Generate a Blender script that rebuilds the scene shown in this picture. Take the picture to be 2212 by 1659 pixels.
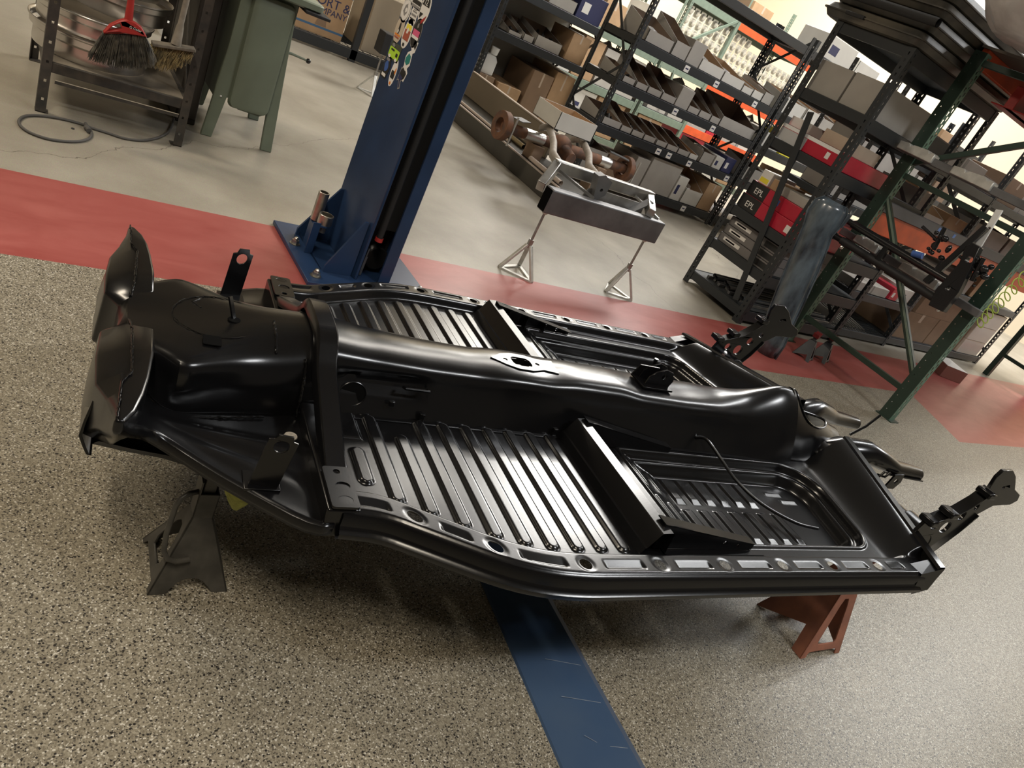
import bpy, bmesh, math, random
from math import pi, sin, cos, radians, sqrt
from mathutils import Vector, Matrix
from mathutils.geometry import tessellate_polygon
random.seed(7)
for o in list(bpy.data.objects): bpy.data.objects.remove(o)
SC = bpy.context.scene
COL = SC.collection
# ------------------------------------------------------------------ camera
FPX, IW, IH = 1585.180, 2212, 1659
M = Matrix(((0.7832149, -0.0656870, -0.6182715), (-0.4645919, 0.5990149, -0.6521775), (0.4131934, 0.7980391, 0.4386398)))
CAM = Vector((0, 0, 1.20369))
cd = bpy.data.cameras.new('camera'); cam = bpy.data.objects.new('camera', cd); COL.objects.link(cam)
cd.sensor_width = 36; cd.lens = FPX / IW * 36; cd.clip_end = 100; cd.clip_start = 0.02
cam.matrix_world = Matrix.Translation(CAM) @ M.to_4x4()
SC.camera = cam
def ray(px, py):
    return (M @ Vector((px - IW/2, -(py - IH/2), -FPX))).normalized()
def PZ(px, py, z=0.0):            # point of the place seen at that spot of the photograph, at height z
    d = ray(px, py); return CAM + d * ((z - CAM.z) / d.z)
def PY(px, py, y):
    d = ray(px, py); return CAM + d * (y / d.y)
def PX(px, py, x):
    d = ray(px, py); return CAM + d * (x / d.x)
# ------------------------------------------------------------------ light and exposure
SC.view_settings.view_transform = 'Standard'; SC.view_settings.look = 'None'
SC.view_settings.gamma = 1; SC.view_settings.use_curve_mapping = False
SC.view_settings.exposure = 0.66
wd = bpy.data.worlds.new('world'); SC.world = wd; wd.use_nodes = True
wb = wd.node_tree.nodes['Background']; wb.inputs[0].default_value = (0.9, 0.92, 1.0, 1); wb.inputs[1].default_value = 0.03
CEIL = 6.4
LAMPS = [  # x, y, z, length along x, length along y, watts, colour
    (7.2, 6.35, 5.0, 2.1, 2.0, 285, (1.0, 0.97, 0.92)),
    (4.9, 6.9, 5.0, 1.1, 1.1, 26, (1.0, 0.93, 0.82)),
    (10.8, 1.3, 5.0, 1.6, 1.2, 165, (0.96, 0.98, 1.0)),
    (3.6, -1.6, 5.0, 1.6, 0.5, 85, (0.96, 0.98, 1.0)),
    (-1.2, -0.6, 5.0, 0.30, 2.2, 96, (1.0, 0.88, 0.70)),
    (-2.6, 4.6, 5.0, 1.6, 1.0, 110, (1.0, 0.85, 0.64)),
    (8.8, 10.4, 5.0, 3.2, 2.2, 215, (1.0, 0.95, 0.86)),
    (12.0, 8.4, 5.0, 1.6, 2.4, 190, (0.97, 0.98, 1.0)),
    (7.2, 2.45, 4.9, 4.4, 0.20, 84, (0.97, 0.99, 1.0)),
]
# ------------------------------------------------------------------ helpers
def tag(o, label=None, cat=None, group=None, kind=None):
    if label: o['label'] = label
    if cat: o['category'] = cat
    if group: o['group'] = group
    if kind: o['kind'] = kind
    return o
def thing(name, label, cat, loc=(0, 0, 0), rot=(0, 0, 0), group=None, matrix=None):
    o = bpy.data.objects.new(name, None); COL.objects.link(o); o.empty_display_size = 0.1
    if matrix is not None: o.matrix_world = matrix
    else:
        o.matrix_world = Matrix.Translation(Vector(loc)) @ Matrix.Rotation(rot[2], 4, 'Z') @ Matrix.Rotation(rot[1], 4, 'Y') @ Matrix.Rotation(rot[0], 4, 'X')
    return tag(o, label, cat, group)
class MB:
    """collects shapes into one mesh"""
    def __init__(s): s.v = []; s.f = []; s.m = []; s.mi = 0
    def add(s, vs, fs):
        n = len(s.v); s.v += [Vector(v) for v in vs]; s.f += [tuple(i + n for i in f) for f in fs]; s.m += [s.mi] * len(fs); return s
    def box(s, a, b, rz=0.0, piv=None):
        x0, y0, z0 = a; x1, y1, z1 = b
        vs = [Vector(p) for p in ((x0,y0,z0),(x1,y0,z0),(x1,y1,z0),(x0,y1,z0),(x0,y0,z1),(x1,y0,z1),(x1,y1,z1),(x0,y1,z1))]
        if rz:
            p = Vector(piv) if piv is not None else Vector(((x0+x1)/2, (y0+y1)/2, 0)); R = Matrix.Rotation(rz, 3, 'Z')
            vs = [R @ (v - p) + p for v in vs]
        return s.add(vs, [(0,3,2,1),(4,5,6,7),(0,1,5,4),(1,2,6,5),(2,3,7,6),(3,0,4,7)])
    def cbox(s, c, sz, rz=0.0):
        c = Vector(c); h = Vector(sz) / 2; return s.box(c - h, c + h, rz)
    def bar(s, p, q, w, h, up=(0, 0, 1)):   # rectangular bar from p to q
        p = Vector(p); q = Vector(q); d = (q - p).normalized(); up = Vector(up)
        if abs(d.dot(up)) > 0.98: up = Vector((1, 0, 0))
        a = d.cross(up).normalized() * w / 2; b = a.cross(d).normalized() * h / 2
        vs = [p-a-b, p+a-b, p+a+b, p-a+b, q-a-b, q+a-b, q+a+b, q-a+b]
        return s.add(vs, [(0,3,2,1),(4,5,6,7),(0,1,5,4),(1,2,6,5),(2,3,7,6),(3,0,4,7)])
    def tube(s, pts, r, n=12, cap=True, close=False, sx=1.0):
        pts = [Vector(p) for p in pts]; N = len(pts); rs = r if isinstance(r, (list, tuple)) else [r] * N
        rings = []; ref = None
        for i, p in enumerate(pts):
            if close: d = pts[(i+1) % N] - pts[i-1]
            else: d = pts[min(i+1, N-1)] - pts[max(i-1, 0)]
            d.normalize()
            if ref is None:
                ref = Vector((0, 0, 1)) if abs(d.z) < 0.9 else Vector((1, 0, 0))
            a = d.cross(ref)
            if a.length < 1e-6: a = d.orthogonal()
            a.normalize(); b = a.cross(d).normalized(); ref = b
            rings.append([p + (a * cos(2*pi*k/n) * sx + b * sin(2*pi*k/n)) * rs[i] for k in range(n)])
        vs = [v for rg in rings for v in rg]; fs = []
        for i in range(N if close else N - 1):
            j = (i + 1) % N
            for k in range(n):
                fs.append((i*n+k, i*n+(k+1) % n, j*n+(k+1) % n, j*n+k))
        if cap and not close: fs += [tuple(range(n))[::-1], tuple(range((N-1)*n, N*n))]
        return s.add(vs, fs)
    def lathe(s, prof, c=(0, 0, 0), n=24, axis='Z', a0=0, a1=2*pi):
        full = abs(a1 - a0 - 2*pi) < 1e-6; c = Vector(c); vs = []; k = n if full else n + 1
        for i in range(k):
            t = a0 + (a1 - a0) * i / n
            for r, z in prof:
                p = Vector((r*cos(t), r*sin(t), z))
                if axis == 'X': p = Vector((p.z, p.x, p.y))
                elif axis == 'Y': p = Vector((p.y, p.z, p.x))
                vs.append(c + p)
        m = len(prof); fs = []
        for i in range(n):
            j = (i + 1) % k
            for q in range(m - 1): fs.append((i*m+q, j*m+q, j*m+q+1, i*m+q+1))
        return s.add(vs, fs)
    def loft(s, rings, close=True, cap=True):
        n = len(rings[0]); vs = [v for r in rings for v in r]; fs = []
        for i in range(len(rings) - 1):
            for k in range(n if close else n - 1):
                fs.append((i*n+k, i*n+(k+1) % n, (i+1)*n+(k+1) % n, (i+1)*n+k))
        if cap and close: fs += [tuple(range(n))[::-1], tuple(range((len(rings)-1)*n, len(rings)*n))]
        return s.add(vs, fs)
    def sheet(s, outer, fn, t=0.003, holes=()):
        """plate with real holes: 2-D outline and holes, mapped by fn(x, y, depth)"""
        loops = [outer] + list(holes)
        tri = tessellate_polygon([[Vector((x, y, 0)) for x, y in L] for L in loops])
        flat = [p for L in loops for p in L]; n = len(flat)
        vs = [fn(x, y, 0) for x, y in flat] + [fn(x, y, t) for x, y in flat]
        fs = [tuple(f) for f in tri] + [tuple(i + n for i in f)[::-1] for f in tri]
        k = 0
        for L in loops:
            m = len(L)
            for i in range(m): fs.append((k+i, k+(i+1) % m, k+(i+1) % m+n, k+i+n))
            k += m
        return s.add(vs, fs)
    def ball(s, c, r, n=12, sc=(1, 1, 1)):
        c = Vector(c); vs = []; fs = []; m = n // 2
        for i in range(m + 1):
            for k in range(n):
                a = pi * i / m; b = 2*pi*k/n
                vs.append(c + Vector((sin(a)*cos(b)*r*sc[0], sin(a)*sin(b)*r*sc[1], cos(a)*r*sc[2])))
        for i in range(m):
            for k in range(n): fs.append((i*n+k, (i+1)*n+k, (i+1)*n+(k+1) % n, i*n+(k+1) % n))
        return s.add(vs, fs)
def circ(cx, cy, r, n=12, ry=None):
    ry = ry or r
    return [(cx + r*cos(2*pi*i/n), cy + ry*sin(2*pi*i/n)) for i in range(n)]
def rrect(x0, y0, x1, y1, r, n=4):
    o = []
    for cx, cy, a in ((x1-r, y0+r, -pi/2), (x1-r, y1-r, 0), (x0+r, y1-r, pi/2), (x0+r, y0+r, pi)):
        for i in range(n + 1): o.append((cx + r*cos(a + pi/2*i/n), cy + r*sin(a + pi/2*i/n)))
    return o
def obj(name, mb, mats, parent=None, smooth=35, bevel=0.0, world=False, seg=2, label=None, merge=False, on=None):
    """link a collected mesh as one object; with world=True the shapes are in world space"""
    mats = mats if isinstance(mats, (list, tuple)) else [mats]
    vs = mb.v
    origin = Vector((0, 0, 0))
    if parent is not None and world:
        inv = parent.matrix_world.inverted(); vs = [inv @ v for v in vs]
    if parent is None or True:
        xs = [v.x for v in vs]; ys = [v.y for v in vs]; zs = [v.z for v in vs]
        origin = Vector(((min(xs)+max(xs))/2, (min(ys)+max(ys))/2, min(zs)))
        vs = [v - origin for v in vs]
    me = bpy.data.meshes.new(name); me.from_pydata([tuple(v) for v in vs], [], mb.f); me.update()
    for m in mats: me.materials.append(m)
    if len(mats) > 1: me.polygons.foreach_set('material_index', mb.m)
    bm = bmesh.new(); bm.from_mesh(me)
    if merge: bmesh.ops.remove_doubles(bm, verts=bm.verts, dist=1e-5)
    bmesh.ops.recalc_face_normals(bm, faces=bm.faces)
    bm.to_mesh(me); bm.free()
    if smooth:
        me.polygons.foreach_set('use_smooth', [True] * len(me.polygons)); me.set_sharp_from_angle(angle=radians(smooth))
    o = bpy.data.objects.new(name, me); COL.objects.link(o); o.location = origin
    if on is not None: o.parent = on; o.location = origin - on.location     # a sub-part; shapes still given in the thing's space
    elif parent is not None: o.parent = parent
    if bevel:
        b = o.modifiers.new('bevel', 'BEVEL'); b.width = bevel; b.segments = seg; b.limit_method = 'ANGLE'; b.angle_limit = radians(40)
        b.harden_normals = False
    if label: o['label'] = label
    return o
def copy_tree(o, parent=None):
    c = o.copy(); COL.objects.link(c)
    if parent is not None: c.parent = parent
    for ch in list(o.children): copy_tree(ch, c)
    return c
# ------------------------------------------------------------------ materials
MATS = {}
def mat(name, col, rough=0.5, metal=0.0, var=0.0, scale=20.0, bump=0.0, bscale=None, spec=0.5, coat=0.0, emit=None, trans=0.0, alpha=1.0, col2=None, stretch=None):
    if name in MATS: return MATS[name]
    m = bpy.data.materials.new(name); m.use_nodes = True; nt = m.node_tree; b = nt.nodes['Principled BSDF']
    b.inputs['Base Color'].default_value = (*col, 1); b.inputs['Roughness'].default_value = rough; b.inputs['Metallic'].default_value = metal
    b.inputs['Specular IOR Level'].default_value = spec; b.inputs['Coat Weight'].default_value = coat; b.inputs['Coat Roughness'].default_value = 0.08
    if trans: b.inputs['Transmission Weight'].default_value = trans
    if alpha < 1: b.inputs['Alpha'].default_value = alpha
    if emit: b.inputs['Emission Color'].default_value = (*emit[0], 1); b.inputs['Emission Strength'].default_value = emit[1]
    if var or bump:
        tc = nt.nodes.new('ShaderNodeTexCoord'); no = nt.nodes.new('ShaderNodeTexNoise'); no.inputs['Scale'].default_value = scale; no.inputs['Detail'].default_value = 5
        src = tc.outputs['Object']
        if stretch:
            mp = nt.nodes.new('ShaderNodeMapping'); mp.inputs['Scale'].default_value = stretch; nt.links.new(src, mp.inputs['Vector']); src = mp.outputs['Vector']
        nt.links.new(src, no.inputs['Vector'])
        if var:
            mx = nt.nodes.new('ShaderNodeMix'); mx.data_type = 'RGBA'
            mr = nt.nodes.new('ShaderNodeMapRange'); mr.inputs['From Min'].default_value = 0.35; mr.inputs['From Max'].default_value = 0.65
            nt.links.new(no.outputs['Fac'], mr.inputs['Value']); nt.links.new(mr.outputs['Result'], mx.inputs['Factor'])
            a = col; c2 = col2 or tuple(max(0, c * (1 - var)) for c in col)
            mx.inputs['A'].default_value = (*a, 1); mx.inputs['B'].default_value = (*c2, 1)
            nt.links.new(mx.outputs['Result'], b.inputs['Base Color'])
        if bump:
            n2 = nt.nodes.new('ShaderNodeTexNoise'); n2.inputs['Scale'].default_value = bscale or scale; n2.inputs['Detail'].default_value = 3
            nt.links.new(src, n2.inputs['Vector'])
            bp = nt.nodes.new('ShaderNodeBump'); bp.inputs['Strength'].default_value = bump; bp.inputs['Distance'].default_value = 0.002
            nt.links.new(n2.outputs['Fac'], bp.inputs['Height']); nt.links.new(bp.outputs['Normal'], b.inputs['Normal'])
    MATS[name] = m; return m
PAINT = mat('black_satin_paint', (0.0035, 0.0035, 0.004), 0.215, 0.0, spec=0.5, bump=0.02, bscale=260)
PAINT2 = mat('black_semi_gloss', (0.010, 0.010, 0.011), 0.25, spec=0.5, coat=0.2)
BLACKM = mat('black_matte', (0.012, 0.012, 0.013), 0.6)
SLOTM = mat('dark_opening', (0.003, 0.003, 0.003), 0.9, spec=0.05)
BLUE = mat('lift_blue', (0.018, 0.042, 0.105), 0.33, var=0.25, scale=6, bump=0.05, bscale=30)
BLUEPL = mat('floor_plate_blue', (0.040, 0.078, 0.155), 0.40, var=0.3, scale=5, col2=(0.055, 0.092, 0.16))
STEEL = mat('bare_steel', (0.45, 0.44, 0.42), 0.35, 0.9, var=0.3, scale=14, bump=0.05)
STEELD = mat('mill_scale_steel', (0.20, 0.20, 0.205), 0.5, 0.7, var=0.3, scale=9)
ALU = mat('spun_aluminium', (0.72, 0.70, 0.67), 0.27, 1.0, var=0.15, scale=8)
ZINC = mat('zinc_plate', (0.55, 0.53, 0.48), 0.35, 1.0, var=0.3, scale=30)
BRIGHT = mat('cast_aluminium', (0.62, 0.61, 0.57), 0.45, 0.55, var=0.25, scale=20)
RACK = mat('rack_black', (0.022, 0.025, 0.028), 0.45)
RACKG = mat('rack_charcoal', (0.045, 0.05, 0.055), 0.45, var=0.2)
GREEN = mat('rack_dark_green', (0.022, 0.045, 0.032), 0.42, var=0.15)
GREENL = mat('rack_light_green', (0.11, 0.21, 0.15), 0.5, var=0.2)
GREENP = mat('rack_pale_green', (0.17, 0.22, 0.17), 0.5, var=0.15)
ORANGE = mat('rack_orange', (0.72, 0.10, 0.025), 0.4, var=0.25, scale=8)
CABG = mat('machine_green', (0.16, 0.19, 0.14), 0.45, var=0.15, scale=5)
OLDST = mat('old_black_angle', (0.035, 0.034, 0.032), 0.5, var=0.4, scale=25, col2=(0.07, 0.06, 0.05))
CARD = mat('cardboard', (0.42, 0.27, 0.15), 0.75, var=0.12, scale=10)
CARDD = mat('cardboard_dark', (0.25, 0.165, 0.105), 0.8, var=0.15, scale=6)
CARDL = mat('cardboard_pale', (0.50, 0.40, 0.31), 0.75, var=0.12, scale=6)
BINW = mat('white_card', (0.62, 0.60, 0.55), 0.65, var=0.08, scale=6)
BING = mat('grey_card', (0.38, 0.355, 0.32), 0.7, var=0.1, scale=6)
BINB = mat('brown_card_inside', (0.20, 0.14, 0.10), 0.8, var=0.1, scale=6)
REDP = mat('red_paint', (0.42, 0.03, 0.025), 0.45, var=0.15)
REDB = mat('red_box', (0.50, 0.02, 0.045), 0.35, var=0.1)
WHITE = mat('white_plastic', (0.80, 0.80, 0.78), 0.35)
LABELW = mat('paper_white', (0.78, 0.76, 0.72), 0.6)
NAVY = mat('navy_print', (0.03, 0.035, 0.10), 0.4)
BLUEI = mat('blue_print', (0.05, 0.12, 0.38), 0.5)
YEL = mat('yellow_label', (0.85, 0.75, 0.06), 0.5)
RUST = mat('rusty_iron', (0.20, 0.085, 0.04), 0.75, var=0.5, scale=18, col2=(0.10, 0.06, 0.045), bump=0.2)
REDST = mat('worn_red_brown_paint', (0.42, 0.165, 0.10), 0.6, var=0.35, scale=22, col2=(0.30, 0.12, 0.08))
STDK = mat('worn_grey_black_paint', (0.045, 0.042, 0.036), 0.42, var=0.3, scale=30, col2=(0.075, 0.07, 0.06))
MAROON = mat('maroon_paint', (0.16, 0.02, 0.02), 0.4)
RUBBER = mat('rubber_grey', (0.09, 0.085, 0.08), 0.7)
CLOTH = mat('lime_cloth', (0.36, 0.37, 0.09), 0.95, var=0.35, scale=90, bump=0.6, bscale=160)
BIN_DARK = mat('dark_grey_parts', (0.03, 0.028, 0.026), 0.35, 0.4, var=0.4, scale=40, bump=0.3)
PLY = mat('plywood', (0.66, 0.55, 0.40), 0.6, var=0.12, scale=4, stretch=(1, 1, 8))
CREAM = mat('cream_wall', (0.60, 0.52, 0.39), 0.7, var=0.04, scale=1.0)
WRAP = mat('plastic_film', (0.72, 0.70, 0.68), 0.22, alpha=0.62, bump=0.9, bscale=9)
def lettering(name, text, parent, p, ux, uy, size, m, extrude=0.0006, world=True, on=None):
    """flat letters: p = left end of the baseline, ux along the line, uy up"""
    cu = bpy.data.curves.new(name, 'FONT'); cu.body = text; cu.size = size; cu.extrude = extrude; cu.space_line = 0.9
    t = bpy.data.objects.new(name, cu); COL.objects.link(t)
    dg = bpy.context.evaluated_depsgraph_get(); me = bpy.data.meshes.new_from_object(t.evaluated_get(dg))
    bpy.data.objects.remove(t)
    ux = Vector(ux).normalized(); uy = Vector(uy); uy = (uy - ux * uy.dot(ux)).normalized(); uz = ux.cross(uy)
    R = Matrix((ux, uy, uz)).transposed().to_4x4(); T = Matrix.Translation(Vector(p)) @ R
    if world and parent is not None: T = parent.matrix_world.inverted() @ T
    if on is not None: T = Matrix.Translation(-on.location) @ T
    me.transform(T); me.materials.clear(); me.materials.append(m); me.name = name
    o = bpy.data.objects.new(name, me); COL.objects.link(o)
    if on is not None: o.parent = on
    elif parent is not None: o.parent = parent
    return o
# ------------------------------------------------------------------ floor materials
def floor_mats():
    # speckled epoxy
    m = bpy.data.materials.new('flake_epoxy_floor'); m.use_nodes = True; nt = m.node_tree; b = nt.nodes['Principled BSDF']; N = nt.nodes.new; L = nt.links.new
    tc = N('ShaderNodeTexCoord')
    vo = N('ShaderNodeTexVoronoi'); vo.inputs['Scale'].default_value = 400; vo.inputs['Randomness'].default_value = 1; L(tc.outputs['Object'], vo.inputs['Vector'])
    sx = N('ShaderNodeSeparateColor'); L(vo.outputs['Color'], sx.inputs['Color'])
    cr = N('ShaderNodeValToRGB'); cr.color_ramp.interpolation = 'CONSTANT'; e = cr.color_ramp.elements
    cols = [(0.0, (0.022, 0.019, 0.015)), (0.07, (0.10, 0.088, 0.068)), (0.16, (0.18, 0.157, 0.115)), (0.40, (0.250, 0.222, 0.165)), (0.74, (0.320, 0.290, 0.225)), (0.93, (0.56, 0.53, 0.46))]
    e[0].position = 0; e[0].color = (*cols[0][1], 1); e[1].position = cols[1][0]; e[1].color = (*cols[1][1], 1)
    for p, c in cols[2:]:
        k = e.new(p); k.color = (*c, 1)
    L(sx.outputs['Red'], cr.inputs['Fac'])
    # sparse bigger black chips
    v2 = N('ShaderNodeTexVoronoi'); v2.inputs['Scale'].default_value = 135; L(tc.outputs['Object'], v2.inputs['Vector'])
    s2 = N('ShaderNodeSeparateColor'); L(v2.outputs['Color'], s2.inputs['Color'])
    gt = N('ShaderNodeMath'); gt.operation = 'GREATER_THAN'; gt.inputs[1].default_value = 0.83; L(s2.outputs['Green'], gt.inputs[0])
    lt = N('ShaderNodeMath'); lt.operation = 'LESS_THAN'; lt.inputs[1].default_value = 0.30; L(v2.outputs['Distance'], lt.inputs[0])
    mu = N('ShaderNodeMath'); mu.operation = 'MULTIPLY'; L(gt.outputs[0], mu.inputs[0]); L(lt.outputs[0], mu.inputs[1])
    mx = N('ShaderNodeMix'); mx.data_type = 'RGBA'; L(mu.outputs[0], mx.inputs['Factor']); L(cr.outputs['Color'], mx.inputs['A']); mx.inputs['B'].default_value = (0.018, 0.015, 0.013, 1)
    L(mx.outputs['Result'], b.inputs['Base Color']); b.inputs['Roughness'].default_value = 0.42
    bp = N('ShaderNodeBump'); bp.inputs['Strength'].default_value = 0.25; bp.inputs['Distance'].default_value = 0.001; L(sx.outputs['Green'], bp.inputs['Height']); L(bp.outputs['Normal'], b.inputs['Normal'])
    # concrete
    c = bpy.data.materials.new('sealed_concrete'); c.use_nodes = True; nt = c.node_tree; b = nt.nodes['Principled BSDF']; N = nt.nodes.new; L = nt.links.new
    tc = N('ShaderNodeTexCoord'); n1 = N('ShaderNodeTexNoise'); n1.inputs['Scale'].default_value = 1.6; n1.inputs['Detail'].default_value = 8; n1.inputs['Roughness'].default_value = 0.62; L(tc.outputs['Object'], n1.inputs['Vector'])
    cr = N('ShaderNodeValToRGB'); cr.color_ramp.elements[0].position = 0.3; cr.color_ramp.elements[0].color = (0.225, 0.192, 0.138, 1); cr.color_ramp.elements[1].position = 0.72; cr.color_ramp.elements[1].color = (0.385, 0.345, 0.265, 1)
    L(n1.outputs['Fac'], cr.inputs['Fac'])
    # hairline cracks: edges of very large noisy cells
    nz = N('ShaderNodeTexNoise'); nz.inputs['Scale'].default_value = 3; nz.inputs['Detail'].default_value = 6; L(tc.outputs['Object'], nz.inputs['Vector'])
    va = N('ShaderNodeMix'); va.data_type = 'RGBA'; va.inputs['Factor'].default_value = 0.22; L(tc.outputs['Object'], va.inputs['A']); L(nz.outputs['Color'], va.inputs['B'])
    ve = N('ShaderNodeTexVoronoi'); ve.feature = 'DISTANCE_TO_EDGE'; ve.inputs['Scale'].default_value = 0.4; L(va.outputs['Result'], ve.inputs['Vector'])
    ls = N('ShaderNodeMath'); ls.operation = 'LESS_THAN'; ls.inputs[1].default_value = 0.0004; L(ve.outputs['Distance'], ls.inputs[0])
    n3 = N('ShaderNodeTexNoise'); n3.inputs['Scale'].default_value = 260; n3.inputs['Detail'].default_value = 2; L(tc.outputs['Object'], n3.inputs['Vector'])
    m3 = N('ShaderNodeMix'); m3.data_type = 'RGBA'; m3.blend_type = 'OVERLAY'; m3.inputs['Factor'].default_value = 0.35; L(cr.outputs['Color'], m3.inputs['A']); L(n3.outputs['Color'], m3.inputs['B'])
    m4 = N('ShaderNodeMix'); m4.data_type = 'RGBA'; L(ls.outputs[0], m4.inputs['Factor']); L(m3.outputs['Result'], m4.inputs['A']); m4.inputs['B'].default_value = (0.12, 0.10, 0.07, 1)
    sv = N('ShaderNodeHueSaturation'); sv.inputs['Saturation'].default_value = 0.75; L(m4.outputs['Result'], sv.inputs['Color'])
    L(sv.outputs['Color'], b.inputs['Base Color']); b.inputs['Roughness'].default_value = 0.38
    bp = N('ShaderNodeBump'); bp.inputs['Strength'].default_value = 0.12; bp.inputs['Distance'].default_value = 0.003; L(n1.outputs['Fac'], bp.inputs['Height']); L(bp.outputs['Normal'], b.inputs['Normal'])
    # red painted band
    r = bpy.data.materials.new('red_floor_paint'); r.use_nodes = True; nt = r.node_tree; b = nt.nodes['Principled BSDF']; N = nt.nodes.new; L = nt.links.new
    tc = N('ShaderNodeTexCoord'); mp = N('ShaderNodeMapping'); mp.inputs['Scale'].default_value = (1.0, 2.6, 1); L(tc.outputs['Object'], mp.inputs['Vector'])
    n1 = N('ShaderNodeTexNoise'); n1.inputs['Scale'].default_value = 3.2; n1.inputs['Detail'].default_value = 9; n1.inputs['Roughness'].default_value = 0.6; n1.inputs['Distortion'].default_value = 0.6; L(mp.outputs['Vector'], n1.inputs['Vector'])
    cr = N('ShaderNodeValToRGB'); cr.color_ramp.elements[0].position = 0.3; cr.color_ramp.elements[0].color = (0.29, 0.062, 0.054, 1); cr.color_ramp.elements[1].position = 0.7; cr.color_ramp.elements[1].color = (0.375, 0.108, 0.094, 1)
    L(n1.outputs['Fac'], cr.inputs['Fac']); L(cr.outputs['Color'], b.inputs['Base Color']); b.inputs['Roughness'].default_value = 0.36
    return m, c, r
EPOXY, CONC, REDF = floor_mats()
def nearY(x): return 2.224 - (x - 0.304) * 0.02356
def farY(x): return 2.819 - (x - 0.128) * 0.02578
fl = MB()
XL, XR = -7.0, 13.0
fl.mi = 0; fl.add([(XL, -6, 0), (XR, -6, 0), (XR, 1.31, 0), (5.307, 1.549, 0), (5.59, nearY(5.59), 0), (XL, nearY(XL), 0)], [(0, 1, 2, 3, 4, 5)])
fl.mi = 2; fl.add([(XL, nearY(XL), 0), (5.59, nearY(5.59), 0), (5.307, 1.549, 0), (XR, 1.31, 0), (XR, farY(XR), 0), (XL, farY(XL), 0)], [(0, 1, 2, 3, 4, 5)])
fl.mi = 1; fl.add([(XL, farY(XL), 0), (XR, farY(XR), 0), (XR, 12.5, 0), (XL, 12.5, 0)], [(0, 1, 2, 3)])
tag(obj('floor', fl, [EPOXY, CONC, REDF], smooth=0), kind='structure')
CEILM = mat('ceiling_white', (0.62, 0.60, 0.55), 0.8)
tag(obj('wall_back', MB().box((XL, 12.5, 0), (XR, 12.65, CEIL)), CREAM, smooth=0), kind='structure')
tag(obj('wall_right', MB().box((XR, -6, 0), (XR + 0.15, 12.5, CEIL)), CREAM, smooth=0), kind='structure')
tag(obj('wall_left', MB().box((XL - 0.15, -6, 0), (XL, 12.5, CEIL)), mat('wall_dim', (0.12, 0.11, 0.095), 0.8), smooth=0), kind='structure')
tag(obj('wall_front', MB().box((XL, -6.15, 0), (XR, -6, CEIL)), mat('wall_dim', (0.12, 0.11, 0.095), 0.8), smooth=0), kind='structure')
tag(obj('ceiling', MB().box((XL, -6, CEIL), (XR, 12.5, CEIL + 0.15)), mat('ceiling_grey', (0.26, 0.25, 0.23), 0.85), smooth=0), kind='structure')
GLOW = mat('lamp_diffuser', (0.9, 0.9, 0.9), 0.5, emit=((1.0, 0.97, 0.92), 4.0))
for i, (x, y, lz, lx, ly, w, c) in enumerate(LAMPS):
    t = thing('ceiling_light', 'square white ceiling light panel above the %s' % ['shelving along the back wall', 'middle of the shelving', 'right hand racks', 'epoxy floor on the right', 'epoxy floor on the left', 'far left of the shop', 'far right corner', 'rightmost racks', 'red band near the green rack'][i], 'ceiling light', (x, y, lz))
    obj('housing', MB().box((-lx/2-.04, -ly/2-.04, 0.04), (lx/2+.04, ly/2+.04, 0.16)).tube([(-lx*.3, 0, .1), (-lx*.3, 0, CEIL - lz)], .01, 6).tube([(lx*.3, 0, .1), (lx*.3, 0, CEIL - lz)], .01, 6), mat('lamp_housing', (0.6, 0.6, 0.58), 0.5), t)
    obj('diffuser', MB().box((-lx/2, -ly/2, 0.0), (lx/2, ly/2, 0.04)), GLOW, t)
    ld = bpy.data.lights.new('lamp', 'AREA'); ld.shape = 'RECTANGLE'; ld.size = lx; ld.size_y = ly; ld.energy = w; ld.color = c
    lo = bpy.data.objects.new('lamp', ld); COL.objects.link(lo); lo.parent = t; lo.location = (0, 0, -0.01)
# ------------------------------------------------------------------ the floor pan on its stands
PANM = Matrix(((0.9891995, 0.1438722, -0.0280213, 1.064395), (-0.1423399, 0.9885227, 0.0506189, 1.167974), (0.0349823, -0.0460836, 0.9983249, 0.380), (0, 0, 0, 1)))
pan = thing('vehicle_floor_pan', 'large black painted car floor pan with central tunnel resting on jack stands', 'car chassis', matrix=PANM)
def sst(x):
    x = max(0.0, min(1.0, x)); return x * x * (3 - 2 * x)
def interp(t, pts):
    if t <= pts[0][0]: return pts[0][1]
    for (a, b), (c, d) in zip(pts, pts[1:]):
        if t <= c: return b + (d - b) * (t - a) / (c - a)
    return pts[-1][1]
OUT = [(-0.47, 0.436), (-0.42, 0.442), (-0.38, 0.448), (-0.30, 0.492), (-0.20, 0.546), (-0.15, 0.567), (-0.09, 0.583), (-0.02, 0.590), (0.2, 0.592), (1.03, 0.597)]
def vout(u):
    return sum(interp(u + k * 0.012, OUT) for k in (-2, -1, 0, 1, 2)) / 5
HOLES = [-0.330, -0.196, -0.022, 0.158, 0.336, 0.514, 0.685, 0.856]
RIBS = [(-0.385, 0.23, 0.335)] + [(-0.335 + 0.0567 * k, (0.115, 0.175)[k == 1], 9) for k in range(9)]
def uend(a): return 1.185 - 0.26 * (a - 0.11)
def uline(a): return 1.185 - 0.33 * (a - 0.11)
def bump1(d, hw, sl):        # plateau of half width hw with soft shoulders sl
    return 1 - sst((abs(d) - hw) / sl)
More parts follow.
